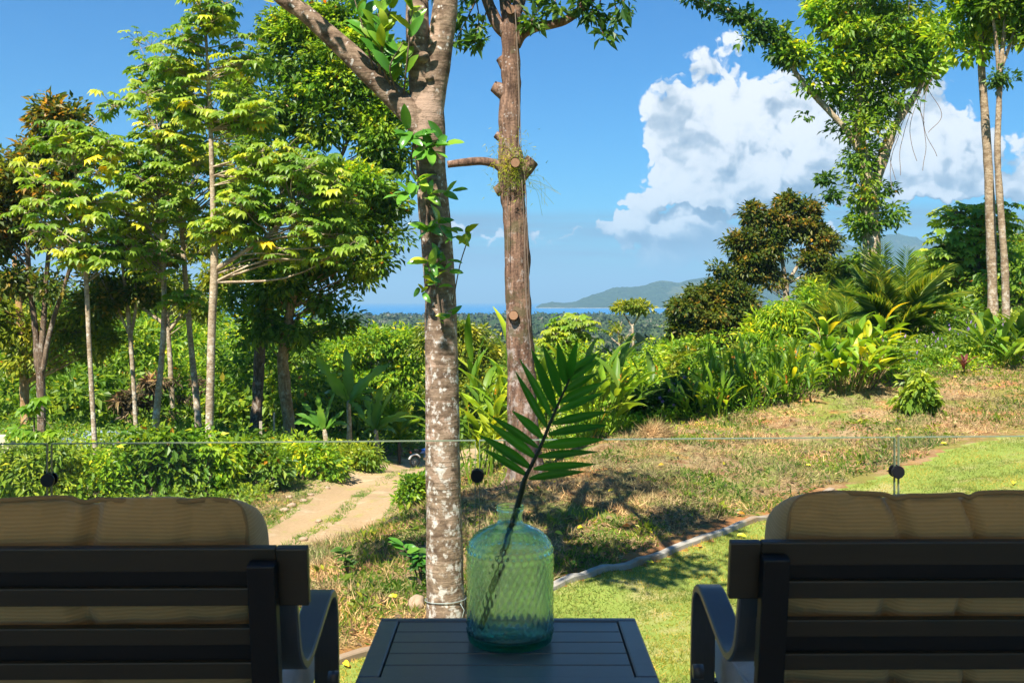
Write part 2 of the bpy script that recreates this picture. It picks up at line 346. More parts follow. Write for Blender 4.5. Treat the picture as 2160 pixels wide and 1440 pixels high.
bark('twig', (0.10, 0.07, 0.045), (0.24, 0.18, 0.12))
material('cut_wood', lambda k, o: pbsdf(k, k.mix(k.noise(k.mapping(k.obj(), (30, 30, 30)), 1.0, 3), (0.30, 0.17, 0.095), (0.17, 0.09, 0.05)), 0.8, 0.2))

def soil_nodes(k, p):
    big = k.noise(p, 0.55, 5, 0.6); mid = k.noise(p, 2.6, 6, 0.65); fine = k.noise(p, 22, 6, 0.7)
    straw = k.mix(fine, (0.15, 0.098, 0.048), (0.44, 0.32, 0.175))
    soil = k.mix(fine, (0.11, 0.055, 0.025), (0.27, 0.145, 0.065))
    col = k.mix(k.step(mid, 0.36, 0.56), soil, straw)
    col = k.mix(k.math('MULTIPLY', k.step(k.noise(k.mapping(p, loc=(3, 9, 2)), 0.9, 5, 0.62), 0.55, 0.66), 0.85), col, (0.40, 0.17, 0.06))
    grn = k.math('MULTIPLY', k.step(k.noise(k.mapping(p, loc=(13, 1, 5)), 0.8, 6, 0.68), 0.44, 0.58), 0.85)
    col = k.mix(grn, col, k.mix(fine, (0.07, 0.12, 0.02), (0.22, 0.27, 0.045)))
    px_, py_, pz_ = k.sep(p)
    kd = k.math('ADD', k.math('MULTIPLY', k.math('ADD', px_, 1.67), -0.73), k.math('MULTIPLY', k.math('SUBTRACT', py_, 8.36), 0.683))
    edge = k.math('MULTIPLY', k.step(k.math('MULTIPLY_ADD', mid, -0.9, k.math('ADD', kd, 0.45)), 0.55, 0.10), 0.9)
    edge = k.math('MULTIPLY', edge, k.math('MULTIPLY_ADD', k.step(px_, 5.2, 4.2), 0.75, 0.25))
    col = k.mix(edge, col, k.mix(fine, (0.20, 0.075, 0.028), (0.50, 0.215, 0.075)))
    return col, mid, fine
def f_bank(k, out):
    p = k.pos(); col, mid, fine = soil_nodes(k, p)
    return pbsdf(k, col, 0.95, 0.1, k.bump(k.math('ADD', mid, k.math('MULTIPLY', fine, 0.6)), 1.0, 0.05))
material('bank_soil', f_bank)
def f_lawn(k, out):
    p = k.pos(); fine = k.noise(p, 30, 5, 0.7); mid = k.noise(p, 1.3, 5, 0.6)
    col = k.mix(fine, (0.11, 0.17, 0.025), (0.30, 0.34, 0.075)); col = k.mix(k.math('MULTIPLY', k.step(mid, 0.5, 0.68), 0.75), col, k.mix(fine, (0.24, 0.18, 0.07), (0.50, 0.41, 0.20)))
    return pbsdf(k, col, 0.95, 0.1, k.bump(fine, 0.8, 0.02))
material('lawn_soil', f_lawn)
def f_road(k, out):
    p = k.pos(); fine = k.noise(p, 17, 7, 0.72); mid = k.noise(p, 1.4, 5, 0.6); st = k.voro(p, 26.0)
    col = k.mix(fine, (0.24, 0.145, 0.07), (0.56, 0.40, 0.24))
    col = k.mix(k.math('MULTIPLY', k.step(mid, 0.52, 0.64), 0.7), col, k.mix(fine, (0.24, 0.22, 0.06), (0.44, 0.38, 0.14)))
    col = k.mix(k.math('MULTIPLY', k.step(k.noise(k.mapping(p, loc=(4, 4, 0)), 0.9, 7, 0.7), 0.50, 0.72), 0.55), col, k.mix(fine, (0.40, 0.30, 0.18), (0.74, 0.64, 0.48)))
    return pbsdf(k, col, 0.95, 0.1, k.bump(k.math('ADD', fine, k.math('MULTIPLY', st, 0.4)), 0.9, 0.04))
material('dirt_track', f_road)
def f_forestfloor(k, out):
    p = k.pos(); n = k.noise(p, 0.7, 6, 0.6); f = k.noise(p, 6, 6, 0.7)
    return pbsdf(k, k.mix(k.step(n, 0.35, 0.65), k.mix(f, (0.06, 0.045, 0.02), (0.16, 0.12, 0.05)), k.mix(f, (0.04, 0.07, 0.015), (0.12, 0.17, 0.03))), 0.95, 0.1, k.bump(f, 1.0, 0.1))
material('forest_floor', f_forestfloor)
def f_plain(k, out):
    p = k.pos(); n = k.noise(p, 0.006, 6, 0.6); f = k.noise(p, 0.09, 6, 0.7)
    return pbsdf(k, k.mix(k.step(n, 0.35, 0.65), (0.045, 0.07, 0.022), k.mix(f, (0.05, 0.085, 0.025), (0.13, 0.135, 0.06))), 0.95, 0.05, k.bump(f, 1.0, 6.0))
material('plain_soil', f_plain)
def f_hill(k, out):
    p = k.pos(); v = k.voro(k.mapping(p, (1, 1, 1.5)), 0.035); f = k.noise(p, 0.08, 5, 0.7); n = k.noise(p, 0.0036, 6, 0.62)
    col = k.mix(k.step(f, 0.3, 0.7), (0.020, 0.044, 0.018), (0.052, 0.088, 0.030))
    col = k.mix(k.math('MULTIPLY', k.step(n, 0.58, 0.64), 0.5), col, (0.15, 0.16, 0.07))
    z = k.sep(p)[2]
    beach = k.math('MULTIPLY', k.step(z, -22.0, -23.2), k.step(k.noise(p, 0.006, 3), 0.40, 0.48))
    col = k.mix(beach, col, (0.42, 0.39, 0.33))
    return pbsdf(k, col, 0.95, 0.05, k.bump(k.math('ADD', v, f), 1.0, 16.0))
material('wooded_hill', f_hill)
def f_sea(k, out):
    p = k.pos(); n = k.noise(k.mapping(p, (0.004, 0.02, 1)), 1.0, 5, 0.6)
    nd = k.new('ShaderNodeBsdfDiffuse'); k.put(nd.inputs[0], k.mix(n, (0.010, 0.115, 0.27), (0.022, 0.17, 0.36)))
    gl = k.new('ShaderNodeBsdfGlossy'); k.put(gl.inputs[0], (0.5, 0.75, 1.0)); k.put(gl.inputs['Roughness'], 0.35)
    mx = k.new('ShaderNodeMixShader'); k.put(mx.inputs[0], 0.14); k.l.new(nd.outputs[0], mx.inputs[1]); k.l.new(gl.outputs[0], mx.inputs[2]); return mx.outputs[0]
material('sea_water', f_sea)
material('surf_foam', lambda k, o: pbsdf(k, (0.75, 0.78, 0.8), 0.9, 0.1))
def f_concrete(k, out):
    p = k.obj(); n = k.noise(p, 6, 7, 0.7); f = k.noise(p, 60, 4, 0.7); s = k.noise(p, 1.2, 4)
    col = k.mix(n, (0.22, 0.20, 0.165), (0.46, 0.43, 0.38)); col = k.mix(k.math('MULTIPLY', k.step(s, 0.46, 0.6), 0.75), col, (0.26, 0.16, 0.085))
    return pbsdf(k, col, 0.95, 0.1, k.bump(f, 0.5, 0.004))
material('concrete', f_concrete)
material('terrace_tile', lambda k, o: pbsdf(k, k.mix(k.noise(k.pos(), 4, 5), (0.40, 0.33, 0.24), (0.48, 0.40, 0.30)), 0.5, 0.4))
material('wall_plaster', lambda k, o: pbsdf(k, k.mix(k.noise(k.pos(), 2, 5), (0.34, 0.30, 0.24), (0.40, 0.36, 0.29)), 0.9, 0.2))
material('white_plaster', lambda k, o: pbsdf(k, k.mix(k.noise(k.pos(), 3, 5), (0.78, 0.72, 0.60), (0.84, 0.79, 0.68)), 0.9, 0.2))
material('ceiling_wood', lambda k, o: pbsdf(k, k.mix(k.noise(k.mapping(k.pos(), (1, 12, 12)), 3, 5), (0.16, 0.085, 0.04), (0.30, 0.17, 0.085)), 0.6, 0.3))
def f_stone(k, out):
    p = k.obj(); n = k.noise(p, 9, 6, 0.65)
    return pbsdf(k, k.mix(n, (0.20, 0.13, 0.085), (0.46, 0.34, 0.24)), 0.9, 0.2, k.bump(n, 0.8, 0.02))
material('stone', f_stone)
# furniture
def f_slat(k, out):
    p = k.obj(); n = k.noise(k.mapping(p, (2, 40, 40)), 6, 4); f = k.noise(p, 300, 2)
    return pbsdf(k, k.mix(n, (0.022, 0.0175, 0.0115), (0.034, 0.027, 0.018)), 0.42, 0.5, k.bump(f, 0.12, 0.0006))
material('bronze_metal', f_slat)
material('black_metal', lambda k, o: pbsdf(k, (0.006, 0.006, 0.0075), 0.45, 0.35, k.bump(k.noise(k.obj(), 260, 2), 0.1, 0.0005)))
def f_arm(k, out):
    p = k.obj(); f = k.noise(k.mapping(p, (60, 6, 6)), 5, 4); g = k.noise(p, 350, 2)
    return pbsdf(k, k.mix(f, (0.045, 0.052, 0.062), (0.08, 0.088, 0.098)), k.math('MULTIPLY_ADD', f, 0.2, 0.28), 0.6, k.bump(g, 0.15, 0.0005))
material('charcoal_metal', f_arm)
def f_table(k, out):
    p = k.obj(); f = k.noise(k.mapping(p, (5, 60, 5)), 4, 5); d = k.noise(p, 9, 6, 0.7); g = k.noise(p, 420, 2)
    col = k.mix(f, (0.058, 0.070, 0.082), (0.095, 0.110, 0.125)); col = k.mix(k.math('MULTIPLY', k.step(d, 0.55, 0.75), 0.35), col, (0.13, 0.14, 0.15))
    return pbsdf(k, col, k.math('MULTIPLY_ADD', d, 0.26, 0.20), 0.75, k.bump(g, 0.12, 0.0004))
material('table_metal', f_table)
def fabric(name, c0, c1, c2, axis=2):
    def fn(k, out):
        p = k.obj(); x = k.sep(p)
        wob = k.math('MULTIPLY_ADD', k.noise(p, 5.0, 2), 0.004, x[axis])
        s1 = k.math('MULTIPLY_ADD', k.math('SINE', k.math('MULTIPLY', wob, 6.2832/0.0062)), 0.5, 0.5)
        s2 = k.noise(k.comb(0.0, 0.0, wob), 120, 2, 0.6); wv = k.noise(p, 700, 1); cl = k.noise(p, 7, 3)
        col = k.mix(k.math('MULTIPLY', s1, k.step(s2, 0.25, 0.7)), c0, c1); col = k.mix(k.math('MULTIPLY', wv, 0.35), col, c2); col = k.mix(k.math('MULTIPLY', k.step(cl, 0.4, 0.7), 0.22), col, k.mix(1.0, col, (0.7, 0.66, 0.6), 'MULTIPLY'))
        return pbsdf(k, col, 0.92, 0.15, k.bump(k.math('ADD', k.math('MULTIPLY', wv, 0.6), s1), 0.3, 0.0012), **{'Sheen Weight': 0.25})
    return material(name, fn)
fabric('cushion_tan', (0.40, 0.25, 0.105), (0.53, 0.345, 0.16), (0.46, 0.295, 0.13))
fabric('cushion_pale', (0.42, 0.39, 0.35), (0.56, 0.53, 0.48), (0.47, 0.43, 0.38), axis=1)
material('piping_brown', lambda k, o: pbsdf(k, (0.30, 0.19, 0.09), 0.9, 0.15))
def f_vase(k, out):
    g = k.new('ShaderNodeBsdfGlass'); k.put(g.inputs['Color'], (0.965, 1.0, 0.99)); k.put(g.inputs['Roughness'], 0.0); k.put(g.inputs['IOR'], 1.46)
    t = k.new('ShaderNodeBsdfTransparent'); k.put(t.inputs[0], (0.88, 0.98, 0.96))
    mx = k.new('ShaderNodeMixShader'); k.put(mx.inputs[0], 0.22); k.l.new(g.outputs[0], mx.inputs[1]); k.l.new(t.outputs[0], mx.inputs[2])
    v = k.new('ShaderNodeVolumeAbsorption'); k.put(v.inputs[0], (0.0, 0.70, 0.63)); k.put(v.inputs[1], 62.0)
    k.l.new(v.outputs[0], out.inputs['Volume']); return mx.outputs[0]
material('aqua_glass', f_vase)
material('stem_dark', lambda k, o: pbsdf(k, (0.010, 0.022, 0.008), 0.5, 0.4))
def f_pane(k, out):
    fr = k.new('ShaderNodeFresnel'); k.put(fr.inputs[0], 1.5)
    t = k.new('ShaderNodeBsdfTransparent'); k.put(t.inputs[0], (0.972, 0.985, 0.975))
    g = k.new('ShaderNodeBsdfGlossy'); k.put(g.inputs['Roughness'], 0.0)
    mx = k.new('ShaderNodeMixShader'); k.put(mx.inputs[0], k.math('MULTIPLY', fr.outputs[0], 0.5)); k.l.new(t.outputs[0], mx.inputs[1]); k.l.new(g.outputs[0], mx.inputs[2]); return mx.outputs[0]
material('clear_pane', f_pane)
material('pane_edge', lambda k, o: pbsdf(k, (0.15, 0.19, 0.12), 0.3, 0.5))
material('blue_roof', lambda k, o: pbsdf(k, k.mix(k.noise(k.obj(), 2, 4), (0.20, 0.28, 0.40), (0.34, 0.42, 0.52)), 0.45, 0.5))
material('cream_wall', lambda k, o: pbsdf(k, k.mix(k.noise(k.obj(), 3, 4), (0.50, 0.42, 0.28), (0.60, 0.52, 0.37)), 0.9, 0.2))
material('post_wood', lambda k, o: pbsdf(k, k.mix(k.noise(k.mapping(k.obj(), (20, 20, 2)), 2, 5), (0.26, 0.22, 0.16), (0.48, 0.42, 0.33)), 0.9, 0.2))
material('blue_paint', lambda k, o: pbsdf(k, (0.03, 0.12, 0.48), 0.25, 0.6))
material('white_paint', lambda k, o: pbsdf(k, (0.72, 0.72, 0.74), 0.3, 0.5))
material('rubber', lambda k, o: pbsdf(k, (0.012, 0.012, 0.012), 0.8, 0.2))
material('chrome', lambda k, o: pbsdf(k, (0.45, 0.45, 0.46), 0.25, 0.5, None, 0.9))
material('red_lamp', lambda k, o: pbsdf(k, (0.45, 0.06, 0.02), 0.3, 0.5))
material('wire_metal', lambda k, o: pbsdf(k, (0.30, 0.36, 0.34), 0.5, 0.5, None, 0.3))
material('rope', lambda k, o: pbsdf(k, (0.17, 0.13, 0.10), 0.9, 0.1))

# ------------------------------------------------------------------ terrain
CP = []
def cp(px, py, d): p = at(px, py, d); CP.append(p)
for a in [(660, 1415, 8.36), (935, 1312, 9.66), (1170, 1240, 10.8), (1460, 1170, 12.25), (1640, 1095, 14.2),
          (1900, 1000, 16), (2000, 950, 17), (2160, 918, 18), (2160, 1060, 13),
          (1100, 1005, 16.3), (1300, 930, 18.5), (1360, 905, 20), (1500, 885, 21), (1740, 810, 22.5), (1900, 790, 23), (2160, 765, 24), (2160, 850, 21),
          (1800, 930, 18.5), (1500, 1000, 16.3), (1500, 1080, 14.2), (900, 1180, 11.8), (700, 1250, 10.5),
          (890, 1080, 14), (760, 1170, 12.5), (660, 1225, 11.5), (650, 1190, 17), (760, 1120, 20), (870, 1030, 26), (590, 1130, 19.5), (700, 1020, 28), (890, 985, 33),
          (980, 1000, 24), (560, 1050, 25), (200, 1060, 24), (0, 1060, 24), (440, 940, 31), (605, 945, 31), (200, 980, 27), (325, 935, 30), (850, 960, 36),
          (300, 830, 60), (0, 790, 60), (700, 900, 50), (1050, 930, 40), (1200, 880, 45), (1300, 840, 60), (1600, 800, 30), (1640, 670, 48), (1830, 650, 38), (2100, 670, 30), (2160, 600, 50), (1500, 740, 45)]:
    cp(*a)
for a in [(-40, 3, -3.2), (40, 3, 1.0), (-40, 45, -2.6), (45, 45, 3.5), (-54, 100, -2), (60, 100, 5), (0, 100, -13), (-20, 100, -9), (25, 100, -7), (0, 3.2, -1.95), (-6, 5, -2.3), (8, 6, -1.25), (-10, 14, -3.3), (3, 5, -1.95), (-20, 20, -3.5), (20, 16, 0.2), (25, 28, 1.5)]:
    CP.append(np.array(a, float))
CP = np.array(CP)
def _U(r2): return np.where(r2 > 1e-9, r2*np.log(np.maximum(r2, 1e-9)), 0.0)
def _fit():
    XY = CP[:, :2]/20.0; n = len(XY); r2 = ((XY[:, None]-XY[None])**2).sum(-1)
    A = np.zeros((n+3, n+3)); A[:n, :n] = _U(r2)+np.eye(n)*0.004; A[:n, n] = 1; A[:n, n+1:] = XY; A[n, :n] = 1; A[n+1:, :n] = XY.T
    return np.linalg.solve(A, np.concatenate([CP[:, 2], np.zeros(3)]))
TPS = _fit()
def sstep(x, a, b):
    t = np.clip((x-a)/(b-a), 0, 1); return t*t*(3-2*t)
def gz(X, Y):
    """height of the ground"""
    X = np.asarray(X, float); Y = np.asarray(Y, float); shp = X.shape
    Xc = np.clip(X, -70, 75).ravel(); Yc = np.clip(Y, 2.0, 105).ravel()
    P = np.stack([Xc, Yc], -1)/20.0; n = len(CP); z = np.zeros(len(P))
    for i in range(0, len(P), 20000):
        q = P[i:i+20000]; r2 = ((q[:, None]-CP[None, :, :2]/20.0)**2).sum(-1)
        z[i:i+20000] = _U(r2)@TPS[:n]+TPS[n]+q@TPS[n+1:]
    z = z.reshape(shp); t = sstep(Y, 90, 280)
    bumps = 0.05*vnoise(np.stack([X, Y, X*0], -1), 1.1, 3)+0.022*vnoise(np.stack([X, Y, X*0], -1), 3.7, 5)
    far = -22.5+0.8*vnoise(np.stack([X, Y, X*0], -1), 0.004, 9)
    return (z+bumps*sstep(Y, 6, 11))*(1-t)+far*t
KX = np.array([-14, -5.0, -1.67, 0.46, 3.8, 5.0, 6.2, 7.4, 9.3, 14, 40]); KY = np.array([-3.5, 4.9, 8.36, 10.75, 14.2, 15.3, 16.0, 17.0, 18.0, 20.0, 26])
def lawn_edge(X): return np.interp(X, KX, KY)
RD = spline(np.array([[-12, 12.2], [-8.5, 14.2], [-5.6, 16.6], [-4.1, 19.5], [-3.8, 23], [-3.85, 27], [-3.2, 31.5], [-1.0, 36], [3, 41]]), 160)
def road_dist(X, Y):
    P = np.stack([np.asarray(X).ravel(), np.asarray(Y).ravel()], -1); out = np.empty(len(P))
    for i in range(0, len(P), 20000): out[i:i+20000] = np.sqrt(((P[i:i+20000, None]-RD[None])**2).sum(-1).min(1))
    return out.reshape(np.shape(X))
def structure(name, me): return tag(link(name, me), kind='structure')
gx = np.linspace(-40, 42, 411); gy = np.concatenate([np.arange(3.16, 24, 0.2), np.arange(24.2, 46.01, 0.3)])
GX, GY = np.meshgrid(gx, gy); GZ = gz(GX, GY)
rd = road_dist(GX, GY); wob = 0.35*vnoise(np.stack([GX, GY, GX*0], -1), 0.9, 21)
GZ = GZ-0.06*sstep(-np.abs(np.abs(rd)-0.75), -0.45, 0.0)*(rd < 1.6)
zone = np.where(GY < lawn_edge(GX), 0, np.where(rd+wob < 1.6, 1, np.where((GY > 25.5) & (rd > 2.5), 3, 2)))
Vg = np.stack([GX, GY, GZ], -1).reshape(-1, 3); ny, nx = GX.shape
idx = np.arange(ny*nx).reshape(ny, nx)
Q = np.stack([idx[:-1, :-1], idx[:-1, 1:], idx[1:, 1:], idx[1:, :-1]], -1).reshape(-1, 4)
zq = zone[:-1, :-1].ravel()
def sub_mesh(name, quads, mat):
    u, inv = np.unique(quads, return_inverse=True); return make_mesh(name, Vg[u], inv.reshape(-1, 4), mat)
structure('lawn', sub_mesh('lawn', Q[zq == 0], 'lawn_soil'))
structure('dirt_track', sub_mesh('dirt_track', Q[zq == 1], 'dirt_track'))
structure('bank', sub_mesh('bank', Q[zq == 2], 'bank_soil'))
structure('forest_floor', sub_mesh('forest_floor', Q[zq == 3], 'forest_floor'))
# hillside falling away to the coastal plain
yy = np.concatenate([np.linspace(45.9, 120, 45), np.geomspace(123, 1650, 90)]); uu = np.linspace(-1.5, 1.5, 181)
FX = uu[None, :]*yy[:, None]; FY = np.repeat(yy[:, None], len(uu), 1); FZ = gz(FX, FY)
coast = 1290+90*vnoise(np.stack([FX, FX*0, FX*0], -1), 0.002, 31)
FZ = FZ-6*sstep(FY-coast, -40, 90)
i2 = np.arange(FX.size).reshape(FX.shape)
structure('coastal_plain', make_mesh('coastal_plain', np.stack([FX, FY, FZ], -1).reshape(-1, 3), np.stack([i2[:-1, :-1], i2[:-1, 1:], i2[1:, 1:], i2[1:, :-1]], -1).reshape(-1, 4), 'plain_soil'))
SEA = -24.0
structure('sea', make_mesh('sea', [(-45000, 1050, SEA), (45000, 1050, SEA), (45000, 60000, SEA), (-45000, 60000, SEA)], [[(0, 1, 2, 3)]], 'sea_water'))
def ridge(name, dist, prof, depth, mat, rough, seed, nx=320, ny=52, curve=0.0):
    """a wooded hill whose skyline passes the given (px, py) points at distance dist"""
    prof = np.array(prof, float); px = np.linspace(prof[0, 0], prof[-1, 0], nx); py = np.interp(px, prof[:, 0], prof[:, 1])
    hx = (px-1080)/FPX*dist; hz = CZ-(py-636)/FPX*dist
    v = np.linspace(0, 1, ny); V = []
    for j, t in enumerate(v):
        # rises to the crest at t = .55 and falls behind
        s = np.sin(np.clip(t/0.55, 0, 1)*np.pi/2)**1.25 if t < 0.55 else np.cos((t-0.55)/0.45*np.pi/2)
        y = dist-depth*0.55*(1-0.0)+depth*t
        z = (SEA-3)+(hz-(SEA-3))*s; x = hx*(y/dist)
        P = np.stack([x, np.full(nx, y), z*0], -1)
        z = z+rough*s*(np.abs(vnoise(P, 1/260.0, seed))*-1.0+0.10+0.5*vnoise(P, 1/105.0, seed+3)+0.22*vnoise(P, 1/36.0, seed+5)+0.20*np.abs(vnoise(P, 1/13.0, seed+7)))*np.clip((hz-SEA)/36.0, 0.04, 1)
        V.append(np.stack([x, np.full(nx, y), z], -1))
    V = np.array(V); i = np.arange(nx*ny).reshape(ny, nx)
    return structure(name, make_mesh(name, V.reshape(-1, 3), np.stack([i[:-1, :-1], i[:-1, 1:], i[1:, 1:], i[1:, :-1]], -1).reshape(-1, 4), mat))
ridge('headland_hill', 4200, [(1128, 649), (1142, 640), (1165, 634), (1190, 637), (1215, 632), (1250, 619), (1300, 610), (1350, 602), (1395, 592), (1430, 598), (1470, 588), (1510, 580), (1560, 574), (1640, 566), (1760, 558), (1900, 560), (2300, 575)], 900, 'wooded_hill', 17, 11)
ridge('mountain_ridge', 4900, [(1430, 640), (1520, 590), (1600, 555), (1700, 530), (1760, 512), (1820, 520), (1880, 498), (1915, 505), (1960, 493), (2010, 500), (2060, 482), (2120, 470), (2160, 458), (2240, 440), (2400, 470), (2600, 520), (2900, 560)], 1300, 'wooded_hill', 46, 23)
# strips of surf along the headland beach
g = Geo()
for i in range(16):
    x0 = (1150+i*9.5-1080)/FPX*3690; y0 = 3690-i*3+rng.normal()*10; L = 14+rng.random()*18
    t = np.linspace(-1, 1, 7); V = np.concatenate([np.stack([x0+t*L, y0+4*np.sin(t*3)+3*(1-t*t), np.full(7, SEA+0.3)], -1), np.stack([x0+t*L, y0+4*np.sin(t*3)-3*(1-t*t), np.full(7, SEA+0.3)], -1)])
    q = np.arange(6); g.add(V, np.stack([q, q+7, q+8, q+1], -1))
tag(link('surf', g.mesh('surf', 'surf_foam')), 'thin white lines of surf along the headland beach', 'surf', kind='stuff')
# coastal forest: far crowns that read as one mass
def lumps(sub):
    bm = bmesh.new(); bmesh.ops.create_icosphere(bm, subdivisions=sub, radius=1.0)
    V = np.array([v.co[:] for v in bm.verts]); F = np.array([[v.index for v in f.verts] for f in bm.faces]); bm.free(); return V, F
g = Geo(); gt = Geo(); r = np.random.default_rng(91)
for sub, y0, y1, n, s0 in ((2, 105, 300, 560, 3.6), (2, 300, 700, 1100, 4.8), (1, 700, 1280, 2900, 5.2)):
    V0, F0 = lumps(1)
    Yp = np.sqrt(r.random(n)*(y1**2-y0**2)+y0**2); Xp = Yp*(r.random(n)*0.46-0.20); Zp = gz(Xp, Yp)
    for i in range(n):
        s = s0*(0.40+1.25*r.random()**2); c = np.array([Xp[i], Yp[i], Zp[i]+s*0.5+1.5*r.random()])
        d = V0*(1+0.3*fbm(V0*1.0+i*3.7, 1.7, 2, i)[:, None]); g.add(d*np.array([0.86, 0.86, 0.55])*s+c, F0)
        m = 36 if sub == 2 else 18; u = rand_unit(m, r); u[:, 2] = np.abs(u[:, 2])-0.15; P = c+u*np.array([1, 1, 0.66])*s*(0.8+0.28*r.random((m, 1)))
        gt.add(*scatter(LEAF_V*np.array([2.2, 1, 1]), LEAF_F, P, frames(norm(rand_unit(m, r)+u*0.6), norm(u+rand_unit(m, r)*0.5)), s*(0.30 if sub == 2 else 0.38)*(0.7+0.6*r.random(m))))
cf = link('coastal_forest', g.mesh('coastal_forest', 'far_canopy', smooth=False)); link('canopy_tufts', gt.mesh('canopy_tufts', 'far_canopy', smooth=False), cf)['kind'] = 'stuff'
tag(cf, 'distant hazy forest canopy filling the coastal plain', 'forest', kind='stuff')

# low concrete kerb between lawn and bank
t = spline(np.array([[-9.0, 1.2], [-5.0, 4.9], [-1.67, 8.36], [0.46, 10.75], [3.8, 14.2], [4.9, 15.25]]), 120)
tn = norm(np.gradient(t, axis=0)); nrm = np.stack([-tn[:, 1], tn[:, 0]], -1); wv = 0.046+0.008*vnoise(np.stack([t[:, 0], t[:, 1], t[:, 0]*0], -1), 1.5, 5)
zc = gz(t[:, 0], t[:, 1])+0.02
pr = []
for s, dz in ((-1.0, -0.25), (-1.0, 0.028), (-0.8, 0.04), (0.8, 0.04), (1.0, 0.028), (1.0, -0.25)):
    q = t+nrm*(wv*s)[:, None]; pr.append(np.stack([q[:, 0], q[:, 1], zc+dz+0.006*vnoise(np.stack([q[:, 0], q[:, 1], q[:, 0]*0], -1), 9, 8)], -1))
pr = np.stack(pr, 1); m = pr.shape[1]; i = np.arange(len(t)-1)[:, None]*m+np.arange(m-1)[None]
structure('kerb', make_mesh('kerb', pr.reshape(-1, 3), np.stack([i, i+m, i+m+1, i+1], -1).reshape(-1, 4), 'concrete', smooth=False))
# ------------------------------------------------------------------ terrace (covered: it shades the furniture)
def sbox(name, *a, mat): o = box(name, *a, mat, None, 0.004, 1); return tag(o, kind='structure')
sbox('terrace_floor', -4.6, 4.6, -14.0, 3.02, -2.6, 0.0, mat='terrace_tile')  # unseen length behind the viewer added to bounce sun onto the chair backs
sbox('ceiling', -4.3, 4.3, -4.9, 1.55, 2.65, 2.85, mat='white_plaster')
for nm, x, y in (('pillar_left', -3.9, 1.2), ('pillar_right', 3.9, 1.2), ('pillar_back_left', -3.9, -4.6), ('pillar_back_right', 3.9, -4.6)): sbox(nm, x-0.14, x+0.14, y-0.14, y+0.14, 0.002, 2.648, mat='wall_plaster')
# glass railing fixed to the slab edge
PZ = 0.752; joints = [-2.74, -1.408, -0.108, 1.226, 2.58]
def ry(x): return 3.108+0.055*x
rail = thing('glass_railing', 'frameless clear glass railing with round black clamps along the terrace edge', 'railing', (0, 3.1, 0))
ang = math.atan(0.055)
for i in range(4):
    x0, x1 = joints[i]+0.006, joints[i+1]-0.006; xc = (x0+x1)/2; L = (x1-x0)/math.cos(ang)
    me = bpy.data.meshes.new('glass_panel')
    pan = link('glass_panel', box_mesh('glass_panel', (L-0.003, 0.010, 1.00), 0.0, 'clear_pane'), rail, (xc, ry(xc)-3.1, PZ-0.50-0.0015)); pan.rotation_euler = (0, 0, ang)
    gm = Geo()
    def bb(cx, cz, sx, sz):
        V = np.array([[a*sx/2+cx, b*0.0055, c*sz/2+cz] for a in (-1, 1) for b in (-1, 1) for c in (-1, 1)])
        gm.add(V, np.array([[0, 1, 3, 2], [4, 6, 7, 5], [0, 4, 5, 1], [2, 3, 7, 6], [0, 2, 6, 4], [1, 5, 7, 3]]))
    bb(0, 0.5015, L, 0.0028); bb(-L/2+0.0005, 0, 0.0022, 0.998); bb(L/2-0.0005, 0, 0.0022, 0.998)
    e = link('polished_edge', gm.mesh('polished_edge', 'pane_edge', smooth=False), pan)
def clamp_disc(r=0.0205, h=0.012):
    bm = bmesh.new(); bmesh.ops.create_cone(bm, cap_ends=True, segments=40, radius1=r, radius2=r, depth=h)
    bmesh.ops.bevel(bm, geom=[e for e in bm.edges if abs(e.verts[0].co.z-e.verts[1].co.z) < 1e-6], offset=0.002, segments=2, affect='EDGES')
    me = bpy.data.meshes.new('clamp_disc'); bm.to_mesh(me); bm.free(); me.materials.append(MATS['black_metal']); return me
cdm = clamp_disc()
for x in joints[1:4]:
    for zz in (0.643, 0.10):
        for s in (-1, 1):
            o = link('clamp_disc', cdm, rail, (x, ry(x)-3.1+s*0.0125, zz)); o.rotation_euler = (math.radians(90), 0, ang)

# ------------------------------------------------------------------ side table
TZ = 0.50
tb = thing('side_table', 'small dark slatted metal side table between the two lounge chairs', 'side table', (-0.008, 1.972, 0))
X0, X1, Y0, Y1 = -0.275, 0.275, -0.188, 0.186
box('frame_rail', X0, X1, Y1-0.020, Y1, TZ-0.03, TZ, 'table_metal', tb, 0.004)
box('frame_rail', X0, X1, Y0, Y0+0.034, TZ-0.03, TZ, 'table_metal', tb, 0.004)
for x0, x1 in ((X0, X0+0.040), (X1-0.040, X1)): box('frame_rail', x0, x1, Y0+0.0345, Y1-0.0205, TZ-0.03, TZ, 'table_metal', tb, 0.004)
ys = np.linspace(Y0+0.0355, Y1-0.0215, 6)
for i in range(5): box('slat', X0+0.0425, X1-0.0425, ys[i]+0.0015, ys[i+1]-0.0015, TZ-0.018, TZ-0.0025, 'table_metal', tb, 0.002)
box('under_tray', X0+0.02, X1-0.02, Y0+0.02, Y1-0.015, TZ-0.036, TZ-0.0305, 'black_metal', tb, 0.0)
for sx in (-1, 1):
    for y in (Y0+0.03, Y1-0.03): box('leg', sx*0.235-0.018, sx*0.235+0.018, y-0.018, y+0.018, 0.0, TZ-0.0365, 'table_metal', tb, 0.003)
for sx in (-1, 1): box('stretcher', sx*0.235-0.010, sx*0.235+0.010, Y0+0.05, Y1-0.05, 0.10, 0.12, 'table_metal', tb, 0.002)

